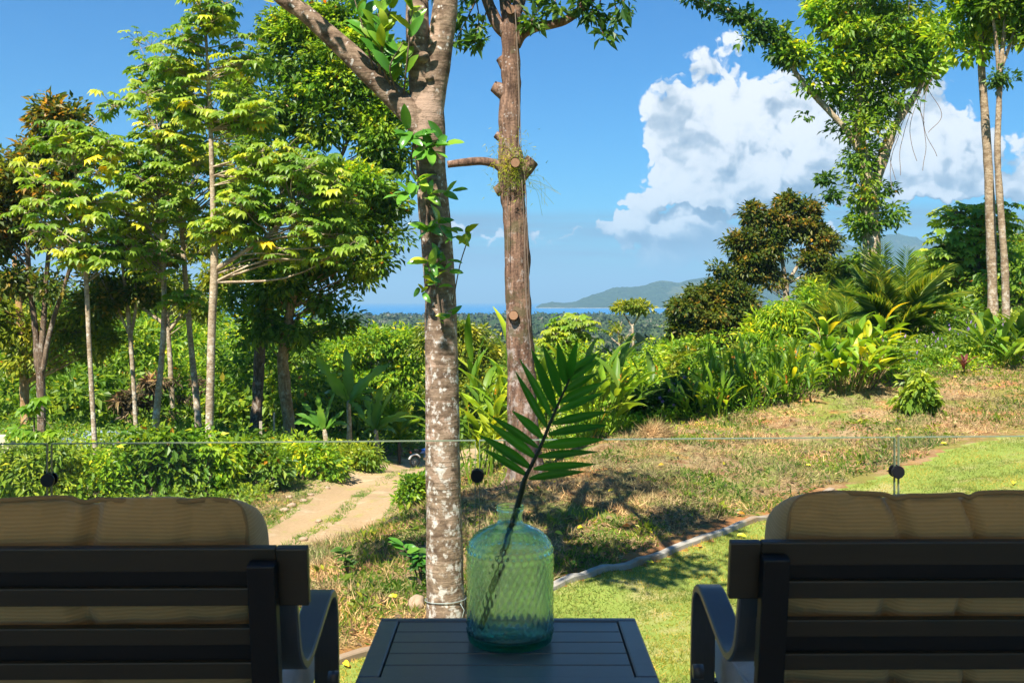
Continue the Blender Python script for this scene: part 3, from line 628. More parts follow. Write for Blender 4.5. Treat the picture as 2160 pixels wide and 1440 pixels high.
# ------------------------------------------------------------------ lounge chairs
def cushion_mesh(name, hx, hy, hz, seed, mat, creases=(), dome=0.012, face=1, nu=64, nv=44, nw=14, wrinkle=0.0055, exps=(5.0, 3.2)):
    """box cushion: rounded corners, puffed faces, tucked creases; face = axis of the big faces"""
    bm = bmesh.new(); bmesh.ops.create_cube(bm, size=2.0); bm.free()
    V = []; F = []; off = 0
    def patch(ax, sg, n1, n2):
        nonlocal off
        a, b = np.meshgrid(np.linspace(-1, 1, n1), np.linspace(-1, 1, n2)); a = np.sin(a*np.pi/2)*0.35+a*0.65; b = np.sin(b*np.pi/2)*0.35+b*0.65
        P = np.zeros(a.shape+(3,)); o = [i for i in range(3) if i != ax]; P[..., ax] = sg; P[..., o[0]] = a; P[..., o[1]] = b
        V.append(P.reshape(-1, 3)); i = np.arange(a.size).reshape(a.shape)
        q = np.stack([i[:-1, :-1], i[:-1, 1:], i[1:, 1:], i[1:, :-1]], -1).reshape(-1, 4)
        flip = (sg > 0) ^ (ax == 1)
        F.append((q if flip else q[:, ::-1])+off); off += a.size
    ns = [nw, nw, nw]; big = {0: (nw, nw), 1: (nu, nv), 2: (nu, nv)}
    cnt = {0: nu, 1: nw, 2: nv} if face == 1 else {0: nu, 1: nv, 2: nw}
    for ax in range(3):
        o = [i for i in range(3) if i != ax]
        for sg in (-1, 1): patch(ax, sg, cnt[o[0]], cnt[o[1]])
    P = np.concatenate(V)
    # rounded outline in the plane of the big face, softer across the thickness
    o = [i for i in range(3) if i != face]
    n1 = (np.abs(P[:, o[0]])**exps[0]*1.0+np.abs(P[:, o[1]])**exps[0])**(1/exps[0]); m1 = np.max(np.abs(P[:, o]), 1)
    sc2 = np.where(m1 > 1e-6, m1/np.maximum(n1, 1e-6), 1.0)
    S = P.copy(); S[:, o] *= sc2[:, None]
    edge = np.max(np.abs(S[:, o]), 1)
    S[:, face] *= 0.80+0.20*(1-np.clip(n1, 0, 1)**4)
    S[:, o] *= (1-0.035*np.abs(P[:, face])**4)[:, None]
    W = S*np.array([hx, hy, hz])
    puff = (1-np.clip(np.abs(P[:, o[0]]), 0, 1)**4)*(1-np.clip(np.abs(P[:, o[1]]), 0, 1)**4)
    W[:, face] += np.sign(P[:, face])*np.abs(P[:, face])**3*dome*puff
    for cx, depth, wd in creases:
        xx = W[:, 0]-cx-0.012*np.sin(W[:, o[1]]*25+seed)
        dz = depth*np.exp(-(xx/wd)**2)
        W[:, face] -= np.sign(P[:, face])*np.abs(P[:, face])**2*dz
        W[:, o[1]] -= 0.35*dz*np.sign(P[:, o[1]])*np.abs(P[:, o[1]])**6
    nz = fbm(W, 9, 4, seed); nrmv = norm(S*np.array([1/hx, 1/hy, 1/hz]))
    W = W+nrmv*(nz*wrinkle)[:, None]
    nz2 = fbm(W*np.array([2.2, 1, 0.7]), 22, 3, seed+5); W[:, face] += np.sign(P[:, face])*nz2*wrinkle*0.8*np.clip(edge, 0, 1)**3
    if face == 1:
        top_ = np.clip(1-(hz-W[:, 2])/0.055, 0, 1); gth = vnoise(np.stack([W[:, 0]*42, W[:, 0]*0+seed, W[:, 2]*9], -1), 1.0, seed+31)+0.6*vnoise(np.stack([W[:, 0]*95, W[:, 0]*0, W[:, 2]*12], -1), 1.0, seed+37)
        W[:, 1] += np.sign(P[:, 1])*np.abs(P[:, 1])**3*0.0042*gth*top_*(hz-W[:, 2] > 0.004)
        lowr = vnoise(np.stack([W[:, 0]*9, W[:, 0]*0+seed, W[:, 2]*5], -1), 1.0, seed+41); W[:, 1] += np.sign(P[:, 1])*np.abs(P[:, 1])**3*0.006*lowr
        W[:, 2] -= 0.62*np.clip(W[:, 1]+hy, 0, None)*sstep(W[:, 2], 0.0, hz)
    me = make_mesh(name, W, np.concatenate(F), mat)
    bm = bmesh.new(); bm.from_mesh(me); bmesh.ops.remove_doubles(bm, verts=bm.verts, dist=1e-5); bm.to_mesh(me); bm.free(); me.update()
    for p in me.polygons: p.use_smooth = True
    return me
def piping(hx, hz, off, axis, seed, creases=(), r=0.0042, e=5.0, shrink=0.966):
    a = np.linspace(0, 2*np.pi, 361); c, s = np.cos(a), np.sin(a)
    k_ = (np.abs(c)**e+np.abs(s)**e)**(-1/e); x = c*k_*hx*shrink; z = s*k_*hz*shrink
    for cx, depth, wd in creases: z = z-np.sign(z)*0.35*depth*np.exp(-((x-cx)/wd)**2)
    z = z+0.003*np.sin(a*7+seed)
    if axis == 1: z = z-0.62*max(0, off+0.075)*sstep(z, 0.0, hz)
    P = np.stack([x, np.full_like(x, off), z], -1) if axis == 1 else np.stack([x, z, np.full_like(x, off)], -1)
    return tube(P, r, 7, False)
def lounge_chair(label, loc, seed, creases):
    c = thing('lounge_chair', label, 'chair', loc)
    LEAN = 0.18
    def bk(name, x0, x1, y0, y1, z0, z1, mat, bev=0.003):
        o = box(name, x0, x1, y0, y1, z0, z1, mat, c, bev); zc = (z0+z1)/2
        o.location.y -= (zc-0.40)*LEAN; o.rotation_euler = (math.atan(LEAN), 0, 0); return o
    HX = 0.352
    for z0, z1 in ((0.7605, 0.80), (0.704, 0.7345), (0.638, 0.668), (0.580, 0.6095), (0.514, 0.544), (0.456, 0.4855)):
        bk('slat', -HX, HX, 0.003, 0.018, z0, z1, 'bronze_metal', 0.0025)
    for z0, z1 in ((0.7350, 0.7600), (0.6100, 0.6375), (0.4860, 0.5135)):
        bk('rail_bar', -HX+0.002, HX-0.002, 0.012, 0.026, z0, z1, 'black_metal', 0.001)
    for s in (-1, 1):
        a, b = sorted((s*0.3525, s*0.402)); bk('end_plate', a, b, 0.002, 0.019, 0.7035, 0.8, 'bronze_metal', 0.003)
        a, b = sorted((s*0.3125, s*0.356)); bk('back_post', a, b, -0.026, 0.0, 0.25, 0.783, 'black_metal', 0.003)
        o = box('back_leg', a, b, -0.012, 0.026, 0.0, 0.25, 'black_metal', c, 0.003)
        # swooping flat arm that turns down into the front leg
        pr = spline(np.array([[0.004, 0.70], [0.016, 0.665], [0.040, 0.60], [0.085, 0.562], [0.13, 0.555], [0.20, 0.568], [0.29, 0.590], [0.35, 0.600], [0.395, 0.588], [0.420, 0.545], [0.432, 0.43], [0.445, 0.2], [0.46, 0.0]]), 110)
        tt = norm(np.gradient(pr, axis=0)); nn = np.stack([-tt[:, 1], tt[:, 0]], -1); g = Geo(); rings = []
        xi, xo = s*0.322, s*0.372; th = 0.0085; bv = 0.003; dx = np.sign(xo-xi)
        for x, h in ((xi, th-bv), (xi+dx*bv, th), (xo-dx*bv, th), (xo, th-bv), (xo, -th+bv), (xo-dx*bv, -th), (xi+dx*bv, -th), (xi, -th+bv)):
            q = pr+nn*h; rings.append(np.stack([np.full(len(pr), x), q[:, 0], q[:, 1]], -1))
        R = np.stack(rings, 1); m = 8; i = np.arange(len(pr)-1)[:, None]*m; j = np.arange(m)[None]; j2 = (j+1) % m
        F = np.stack([i+j, i+j2, i+m+j2, i+m+j], -1).reshape(-1, 4)
        caps = np.array([list(range(8)), list(range((len(pr)-1)*8, len(pr)*8))[::-1]])
        g.add(R.reshape(-1, 3), [F if s < 0 else F[:, ::-1], caps])
        me = g.mesh('arm', 'charcoal_metal', smooth=False); o = link('arm', me, c)
        a, b = sorted((s*0.30, s*0.320)); box('seat_rail', a, b, 0.03, 0.59, 0.27, 0.335, 'black_metal', c, 0.003)
    g = Geo(); g.add(*tube([(-0.392, 0.30, 0.455), (-0.3725, 0.30, 0.455)], 0.0145, 20)); o = link('arm_bolt', g.mesh('arm_bolt', 'charcoal_metal'), c)
    g = Geo(); g.add(*tube([(0.3725, 0.30, 0.455), (0.392, 0.30, 0.455)], 0.0145, 20)); o = link('arm_bolt', g.mesh('arm_bolt', 'charcoal_metal'), c)
    box('front_rail', -0.30, 0.30, 0.56, 0.59, 0.27, 0.335, 'black_metal', c, 0.003)
    box('seat_deck', -0.299, 0.299, 0.03, 0.558, 0.315, 0.332, 'black_metal', c, 0.002)
    sm = cushion_mesh('seat_cushion', 0.308, 0.300, 0.062, seed+3, 'cushion_pale', (), 0.014, face=2, nu=50, nv=50)
    so = link('seat_cushion', sm, c, (0, 0.345, 0.40))
    for sgn in (-1, 1): g = Geo(); g.add(*piping(0.308, 0.300, sgn*0.047, 2, seed)); link('piping', g.mesh('piping', 'cushion_pale'), so)
    bm_ = cushion_mesh('back_cushion', 0.303, 0.075, 0.228, seed, 'cushion_tan', creases, 0.016, face=1, nu=110, nv=60, exps=(13.0, 3.2))
    bo = link('back_cushion', bm_, c, (0, 0.122, 0.668)); bo.rotation_euler = (math.atan(LEAN), 0, 0)
    bo.location.y -= (0.64-0.40)*LEAN
    for sgn in (-1, 1): g = Geo(); g.add(*piping(0.303, 0.228, sgn*0.062, 1, seed, creases, e=13.0)); link('piping', g.mesh('piping', 'piping_brown'), bo)
    return c
ch1 = lounge_chair('dark slat-back lounge chair with tan cushion, left of the side table', (-0.7235, 1.622, 0), 3, ((0.035, 0.020, 0.016), (-0.16, 0.016, 0.025), (0.20, 0.007, 0.02)))
ch2 = lounge_chair('dark slat-back lounge chair with tan cushion, right of the side table', (0.752, 1.667, 0), 11, ((-0.115, 0.019, 0.013), (0.005, 0.018, 0.008), (0.13, 0.013, 0.014)))
ch1.rotation_euler = (0, 0, math.radians(0.8)); ch2.rotation_euler = (0, 0, math.radians(0.5))

# ------------------------------------------------------------------ vase
VX, VY = at(1076, 1340, 2.015)[0], 2.015
def revolve(prof, n, hob=0.0):
    prof = np.asarray(prof); a = np.linspace(0, 2*np.pi, n, endpoint=False)
    R = np.repeat(prof[:, :1], n, 1); Z = np.repeat(prof[:, 1:2], n, 1)
    if hob > 0:
        rows = Z/0.0148; cols = a[None]/(2*np.pi)*36+0.5*(np.floor(rows) % 2)
        d2 = ((cols-np.floor(cols)-0.5)**2+(rows-np.floor(rows)-0.5)**2)
        env = sstep(Z, 0.010, 0.020)*(1-sstep(Z, 0.192, 0.206))
        R = R+hob*np.exp(-(d2/0.075)**1.5)*env
    V = np.stack([R*np.cos(a), R*np.sin(a), Z], -1); m = len(prof)
    i = np.arange(m-1)[:, None]*n; j = np.arange(n)[None]; j2 = (j+1) % n
    return V.reshape(-1, 3), np.stack([i+j, i+j2, i+n+j2, i+n+j], -1).reshape(-1, 4)
outer = spline(np.array([[0.001, 0.006], [0.04, 0.005], [0.074, 0.001], [0.083, 0.003], [0.0862, 0.010], [0.0866, 0.03], [0.0868, 0.10], [0.0868, 0.17], [0.0850, 0.188], [0.0795, 0.203], [0.066, 0.217], [0.046, 0.2275], [0.0305, 0.234], [0.0255, 0.240], [0.0242, 0.250], [0.0262, 0.260], [0.0285, 0.2655], [0.0285, 0.270], [0.0268, 0.272]]), 190)
inner = spline(np.array([[0.0255, 0.2715], [0.0240, 0.262], [0.0212, 0.250], [0.0222, 0.240], [0.030, 0.2295], [0.046, 0.2225], [0.064, 0.212], [0.0762, 0.200], [0.0818, 0.186], [0.0835, 0.17], [0.0835, 0.10], [0.0832, 0.035], [0.079, 0.018], [0.065, 0.014], [0.04, 0.019], [0.001, 0.023]]), 110)
g = Geo(); V1, F1 = revolve(outer, 216, 0.0026); V2, F2 = revolve(inner, 216)
g.add(np.vstack([V1, V2]), [np.vstack([F1, F2+len(V1), np.stack([np.arange(216)+len(V1)-216, (np.arange(216)+1) % 216+len(V1)-216, (np.arange(216)+1) % 216+len(V1), np.arange(216)+len(V1)], -1)])])
me = g.mesh('glass_vase', 'aqua_glass')
bm = bmesh.new(); bm.from_mesh(me); bmesh.ops.recalc_face_normals(bm, faces=bm.faces); bm.to_mesh(me); bm.free()
vase = link('glass_vase', me, None, (VX, VY, TZ+0.0005)); tag(vase, 'aqua green bubbled glass bottle vase standing on the side table', 'vase')

# ------------------------------------------------------------------ palm frond standing in the vase
fr_ = thing('palm_frond', 'single dark green palm frond leaning out of the aqua vase', 'palm frond', (VX, VY, TZ+0.03))
FB = np.array([VX, VY, TZ+0.03])
def zp(x, y, d=2.0): return at(960+x/2.88, 560+y/2.88, d)
stem = [at(1010, 1336, 2.035), at(1048, 1210, 2.022), at(1085, 1090, 2.012), at(1101, 1032, 2.005), at(1110, 1003, 2.0), zp(505, 1130, 1.995), zp(580, 950, 1.99), zp(640, 810, 1.985), zp(695, 690, 1.98), zp(720, 620, 1.978)]
sp_ = spline(stem, 60); g = Geo(); g.add(*tube(sp_, np.interp(np.arange(60), [0, 20, 26, 59], [0.0072, 0.0060, 0.0044, 0.0014]), 8))
link('stem', g.mesh('stem', 'stem_dark', FB), fr_)
LL = [((440, 1275), (165, 1110)), ((460, 1230), (140, 1025)), ((485, 1165), (190, 950)), ((505, 1105), (205, 905)), ((530, 1045), (345, 880)), ((560, 985), (365, 640)), ((585, 920), (390, 565)), ((610, 865), (460, 500)), ((640, 795), (530, 480)), ((670, 720), (620, 455)), ((692, 690), (745, 445)),
      ((700, 665), (870, 530)), ((685, 700), (875, 570)), ((665, 765), (870, 650)), ((640, 830), (910, 705)), ((625, 890), (910, 770)), ((590, 960), (940, 885)), ((565, 1025), (935, 968)), ((530, 1095), (915, 1055)), ((505, 1160), (870, 1130)), ((475, 1235), (860, 1205)), ((450, 1295), (800, 1250))]
rl = np.random.default_rng(5)
for i, (a, b) in enumerate(LL):
    da = np.interp(a[1], [690, 1290], [1.98, 2.0]); A = zp(*a, da); B = zp(*b, da+rl.uniform(-0.075, 0.035)); L = np.linalg.norm(B-A)
    d = (B-A)/L; nh = norm(np.array([0.05, -1.0, 0.45])+rl.normal(size=3)*0.16); R = frames(d[None], nh[None])[0]
    n = 13; t = np.linspace(0, 1, n); wd = 0.0094*np.sin(np.pi*np.clip(t*0.93+0.05, 0, 1)**0.8)*(0.85+0.3*rl.random()); wd[-1] = 0.0004
    bow = 0.05*L*np.sin(np.pi*t)*(1 if i < 11 else 1); V = []
    for xs, zf in ((-1, 0.45), (-0.5, 0.12), (0, -0.12), (0.5, 0.12), (1, 0.45)):
        loc_ = np.stack([xs*wd, t*L, zf*wd+bow*0.6], -1); V.append(A+loc_@R.T)
    V = np.stack(V, 1).reshape(-1, 3); q = np.arange(n-1)[:, None]*5+np.arange(4)[None]
    g = Geo(); g.add(V, np.stack([q, q+1, q+6, q+5], -1).reshape(-1, 4)); link('leaflet', g.mesh('leaflet', 'leaf_frond', FB), fr_)
# ------------------------------------------------------------------ vegetation builders
def ground_pt(X, Y, dz=0.0): return np.array([X, Y, float(gz(np.array([X]), np.array([Y]))[0])+dz])
def ground_at(px, py, lo=5.0, hi=110.0):
    """first ground point met along the ray through photo pixel (px, py)"""
    d = np.arange(lo, hi, 0.05); P = np.array([at(px, py, 1.0)-np.array([0, 0, CZ])])*d[:, None]+np.array([0, 0, CZ])
    below = P[:, 2] <= gz(P[:, 0], P[:, 1]); i = int(np.argmax(below)) if below.any() else len(d)-1
    return ground_pt(P[i, 0], P[i, 1]), d[i]
def basis(R, s, p):
    M = Matrix(((R[0, 0]*s, R[0, 1]*s, R[0, 2]*s, p[0]), (R[1, 0]*s, R[1, 1]*s, R[1, 2]*s, p[1]), (R[2, 0]*s, R[2, 1]*s, R[2, 2]*s, p[2]), (0, 0, 0, 1)))
    return M
def leaf_obj(parent, me, pos, d, n, s, base, name='leaf'):
    R = frames(np.asarray(d, float)[None], np.asarray(n, float)[None])[0]
    o = bpy.data.objects.new(name, me); COL.objects.link(o); o.parent = parent; o.matrix_basis = basis(R, float(s), np.asarray(pos)-base); return o
# shared leaf meshes -------------------------------------------------
def cecropia_leaf(mat, seed, lobes=9, droop=0.42):
    r = np.random.default_rng(seed); V = [[0, 0, 0]]; F = []
    for i in range(lobes):
        a = math.radians(np.interp(i, [0, lobes-1], [-142, 142])+r.normal()*3); L = 0.5*(1.0-0.22*abs(i-(lobes-1)/2)/((lobes-1)/2))*(0.9+0.2*r.random())
        d = np.array([math.sin(a), math.cos(a), 0]); n = np.array([d[1], -d[0], 0]); w_ = 0.125*L*2
        b = len(V)
        V += [list(d*L*0.22+np.array([0, 0, 0.02])), list(d*L*0.62-n*w_+np.array([0, 0, -0.10*droop+0.03])), list(d*L*0.62+np.array([0, 0, -0.16*droop])), list(d*L*0.62+n*w_+np.array([0, 0, -0.10*droop+0.03])), list(d*L*1.0+np.array([0, 0, -0.50*droop*(0.8+0.4*r.random())]))]
        F += [[0, b+3, b+2], [0, b+2, b+1], [b+1, b+2, b+4], [b+2, b+3, b+4]]
    me = make_mesh('cecropia_leaf', V, [np.array(F)], mat, False); CEC_ARR[me.name] = (np.array(V, float), [np.array(F)]); return me
CEC_ARR = {}
CEC = [cecropia_leaf('leaf_cecropia', s, 9, dr) for s, dr in ((1, 0.35), (2, 0.55), (3, 0.2))]; CECY = [cecropia_leaf('leaf_yellow', 4), cecropia_leaf('leaf_lime', 5)]
CECL = [cecropia_leaf('leaf_lime', 6, 9, 0.4), cecropia_leaf('leaf_fresh', 7)]
def strap_leaf(mat, seed, width=0.11, arch=0.35, fold=0.35, tears=0.0, n=12):
    """blade of length 1 along +Y, arching down; folded along the midrib"""
    r = np.random.default_rng(seed); t = np.linspace(0, 1, n); wd = width*np.sin(np.pi*np.clip(t*0.90+0.09, 0, 1))**0.7; wd[-1] = 0.004
    ang = arch*t**1.5*1.6; y = np.concatenate([[0], np.cumsum(np.cos(ang[1:]))])/(n-1); z = np.concatenate([[0], np.cumsum(-np.sin(ang[1:]))])/(n-1)
    V = []; 
    for i in range(n):
        j = 1+tears*r.normal()*0.5
        for xs in (-1, -0.5, 0, 0.5, 1):
            V.append([xs*wd[i]*(j if abs(xs) == 1 else 1), y[i]+tears*0.02*r.normal()*abs(xs), z[i]+fold*abs(xs)*wd[i]*(1+0.2*r.normal())-tears*abs(xs)*0.12*r.random()*width])
    q = np.arange(n-1)[:, None]*5+np.arange(4)[None]
    return make_mesh('blade', V, [np.stack([q, q+1, q+6, q+5], -1).reshape(-1, 4)], mat)
BANANA = [strap_leaf('leaf_banana', s, 0.115, a, 0.30, 0.5, 18) for s, a in ((1, 0.15), (2, 0.5), (3, 0.9))]
HELI = [strap_leaf('leaf_fresh', s, 0.10, a, 0.35) for s, a in ((1, 0.3), (2, 0.55))]+[strap_leaf('leaf_bright', 3, 0.09, 0.4)]
HELD = [strap_leaf('leaf_mid', s, 0.075, a, 0.35) for s, a in ((1, 0.25), (2, 0.5))]+[strap_leaf('leaf_bright', 7, 0.075, 0.4)]
GING = [strap_leaf('leaf_lime', s, 0.13, a, 0.35) for s, a in ((1, 0.35), (2, 0.6), (3, 0.8), (5, 0.5), (6, 0.7))]+[strap_leaf('leaf_yellow', 4, 0.12, 0.6)]
REDS = [strap_leaf('leaf_red', 1, 0.10, 0.4)]
FIG = [strap_leaf('leaf_fig', s, 0.20, a, 0.25, 0, 9) for s, a in ((1, 0.25), (2, 0.5), (3, 0.1))]+[strap_leaf('leaf_lime', 4, 0.20, 0.3, 0.25, 0, 9)]
DARKL = [strap_leaf('leaf_dark', s, 0.17, a, 0.25, 0, 8) for s, a in ((1, 0.3), (2, 0.6))]

def px_path(pts, d):
    """[(px, py, r_px, (extra depth))] -> points, radii"""
    P = np.array([at(p[0], p[1], d+(p[3] if len(p) > 3 else 0.0)) for p in pts]); R = np.array([p[2] for p in pts])*d/FPX
    return P, R
def stems_geo(stems, d, root=True, sides=10, rough=0.10, seed=0, rscale=3.0, n=None, flare=1.35):
    g = Geo(); out = []
    for si, st in enumerate(stems):
        P, R = px_path(st, d)
        if si == 0 and root:
            b = P[0].copy(); b[2] = ground_pt(b[0], b[1])[2]-0.12
            if b[2] < P[0][2]-0.02: P = np.vstack([b, P]); R = np.concatenate([[R[0]*flare], R])
            else: P[0] = b
        m = n or max(8, int(len(P)*6)); Q = spline(np.column_stack([P, R]), m)
        g.add(*tube(Q[:, :3], np.maximum(Q[:, 3], 0.004), sides, True, rough, seed+si*7, rscale)); out.append((Q[:, :3], Q[:, 3]))
    return g, out
def lobe_points(lobes, d, n, r, shell=0.5):
    A = np.array([l[2]*l[3] for l in lobes], float); ii = r.choice(len(lobes), n, p=A/A.sum()); P = np.zeros((n, 3)); O = np.zeros((n, 3))
    for j, i in enumerate(ii):
        l = lobes[i]; dd = l[4] if len(l) > 4 else 0.0; c = at(l[0], l[1], d+dd); s = (d+dd)/FPX
        u = rand_unit(1, r)[0]; rr = (shell+(1-shell)*r.random())*min(1, 0.35+r.random()**0.5)
        P[j] = c+u*rr*np.array([l[2]*s, l[2]*s*(l[5] if len(l) > 5 else 0.9), l[3]*s]); O[j] = u
    return P, O
def leaf_cloud(C, O, per, rc, leaf, r, tmpl=LEAF_V, droop=0.25, flat=0.7, upn=0.8):
    n = len(C)*per; idx_ = np.repeat(np.arange(len(C)), per); off = ball(n, r); off[:, 2] *= flat
    rcs = rc*(0.6+0.7*r.random(len(C)))[idx_, None]; pos = C[idx_]+off*rcs
    d = norm(off*0.8+O[idx_]*0.45+rand_unit(n, r)*0.65+np.array([0, 0, -droop])); nn = norm(np.array([0, 0, upn])+O[idx_]*0.45+rand_unit(n, r)*0.55)
    R = frames(d, nn); s = leaf*np.exp(np.clip(r.normal(size=n), -1.8, 1.5)*0.32)*0.95; return scatter(tmpl, LEAF_F, pos, R, s)
def branches(g, C, stems, r, frac=0.5, br=0.03, sides=5, sag=0.15, low=0.5):
    SP = np.concatenate([s[0][len(s[0])//4:] for s in stems]); SR = np.concatenate([s[1][len(s[1])//4:] for s in stems])
    for c in C[r.random(len(C)) < frac]:
        dv = c-SP; h = np.linalg.norm(dv[:, :2], axis=1); cost = np.linalg.norm(dv, axis=1)+np.maximum(0, SP[:, 2]-(c[2]-low*h))*2.2
        i = int(np.argmin(cost)); a = SP[i]; L = np.linalg.norm(c-a)
        if L < 0.05: continue
        mid = (a+c)/2+rand_unit(1, r)[0]*L*0.09+np.array([0, 0, sag*L*(r.random()-0.35)])
        Q = spline(np.array([a, mid, c]), 7); r0 = min(SR[i]*0.6, br*(0.5+0.22*L)); g.add(*tube(Q, np.linspace(r0, max(0.004, r0*0.25), 7), sides, False))
def tree(name, label, d, stems, lobes, clumps, per, leaf, rc, mat, bk='bark_brown', seed=1, tmpl=LEAF_V, droop=0.25, cat='tree', group=None, frac=0.5, br=0.03, shell=0.5, flat=0.7, extra=(), upn=0.8, root=True, sides=10, rough=0.1, low=0.5, flare=1.35):
    r = np.random.default_rng(seed); g, st = stems_geo(stems, d, root, sides, rough, seed, flare=flare)
    base = np.array([st[0][0][0][0], st[0][0][0][1], st[0][0][0][2]]); t = thing(name, label, cat, base, group)
    C, O = lobe_points(lobes, d, clumps, r, shell); gb = Geo(); branches(gb, C, st, r, frac, br, low=low)
    link('trunk', g.mesh('trunk', bk, base), t)
    if gb.n: link('branches', gb.mesh('branches', bk, base), t)['kind'] = 'stuff'
    gc = Geo(); gc.add(*leaf_cloud(C, O, per, rc, leaf, r, tmpl, droop, flat, upn)); link('crown', gc.mesh('crown', mat, base, False), t)['kind'] = 'stuff'
    for (lb, cl, pr, lf, rc2, m2) in extra:
        C2, O2 = lobe_points(lb, d, cl, r, shell); gc = Geo(); gc.add(*leaf_cloud(C2, O2, pr, rc2, lf, r, tmpl, droop, flat, upn)); link('crown', gc.mesh('crown', m2, base, False), t)['kind'] = 'stuff'
    return t
def shrub(name, label, base, lobes, d, clumps, per, leaf, rc, mat, seed=1, tmpl=LEAF_V, droop=0.2, cat='shrub', group=None, shell=0.35, nst=7, flat=0.8, flowers=None, upn=0.8, stemr=0.012):
    """low plant: stems fan up from the base into a leafy mass"""
    r = np.random.default_rng(seed); t = thing(name, label, cat, base, group); C, O = lobe_points(lobes, d, clumps, r, shell)
    C[:, 2] = np.maximum(C[:, 2], gz(C[:, 0], C[:, 1])+0.06); g = Geo()
    for c in C[r.choice(len(C), min(nst, len(C)), replace=False)]:
        a = base+np.array([r.normal()*0.06, r.normal()*0.06, -0.03]); m = (a+c)/2+np.array([r.normal()*0.08, r.normal()*0.08, 0.12]); g.add(*tube(spline(np.array([a, m, c]), 7), np.linspace(stemr, stemr*0.4, 7), 5, False))
    link('stems', g.mesh('stems', 'twig', base), t)['kind'] = 'stuff'
    gc = Geo(); gc.add(*leaf_cloud(C, O, per, rc, leaf, r, tmpl, droop, flat, upn)); link('foliage', gc.mesh('foliage', mat, base, False), t)['kind'] = 'stuff'
    if flowers:
        m2, nf, sz = flowers; sel = C[r.choice(len(C), nf)]+O[r.choice(len(C), nf)]*0+ball(nf, r)*rc+np.array([0, -rc*0.6, rc*0.5]); q = Geo()
        for kf in range(5):
            a = kf*2*np.pi/5; dd = norm(np.stack([np.full(nf, math.cos(a)), np.full(nf, -0.4), np.full(nf, math.sin(a))], -1)); q.add(*scatter(LEAF_V*np.array([1.4, 1, 1]), LEAF_F, sel, frames(dd, np.tile([0, -1.0, 0.3], (nf, 1))), sz))
        link('flowers', q.mesh('flowers', m2, base, False), t)['kind'] = 'stuff'
    return t
def cecropia(label, d, stems, lobes, clusters, per=6, size=0.58, seed=1, leaves=CEC, yellow=0.06, bk='bark_pale', name='cecropia_tree', br=0.035, cat='tree', group=None, low=0.8):
    r = np.random.default_rng(seed); g, st = stems_geo(stems, d, True, 9, 0.06, seed); base = st[0][0][0].copy(); t = thing(name, label, cat, base, group)
    lobes = [(l[0], l[1], l[2]*1.15, max(l[3]*2.0, 38 if l[3] > 16 else l[3])) for l in lobes]; C, O = lobe_points(lobes, d, clusters, r, 0.3); gb = Geo(); branches(gb, C, st, r, 1.0, br, 5, 0.05, low)
    todo = []
    for c in C:
        a0 = r.random()*6.283
        for i in range(per):
            a = a0+i*6.283/per+r.normal()*0.2; up = r.uniform(-0.5, 1.0); dv = norm(np.array([math.cos(a), math.sin(a), up])); L = size*(0.6+1.5*r.random()); p = c+dv*L
            gb.add(*tube(np.array([c, c+dv*L*0.5+np.array([0, 0, 0.03]), p]), [0.010, 0.008, 0.006], 4, False))
            me = CECY[r.integers(len(CECY))] if r.random() < yellow else leaves[r.integers(len(leaves))]
            nn = norm(np.array([0, 0, 1.0])+dv*0.75+np.array([0, -0.25, 0])+rand_unit(1, r)[0]*0.65); todo.append((me, p, np.array([dv[0], dv[1], -0.25]), nn, size*2*(0.5+0.55*r.random())))
    todo.sort(key=lambda q: q[1][1]); rest = {}
    for q in todo[:290]: leaf_obj(t, *q, base)
    for q in todo[290:]: rest.setdefault(q[0].materials[0].name, []).append(q)
    for mn, qs in rest.items():
        TV, TF = CEC_ARR[qs[0][0].name]; gc = Geo(); gc.add(*scatter(TV, TF, np.array([q[1] for q in qs]), frames(np.array([q[2] for q in qs]), np.array([q[3] for q in qs])), np.array([q[4] for q in qs]))); link('far_leaves', gc.mesh('far_leaves', mn, base, False), t)['kind'] = 'stuff'
    link('trunk', g.mesh('trunk', bk, base), t); link('branches', gb.mesh('branches', bk, base), t)['kind'] = 'stuff'
    return t
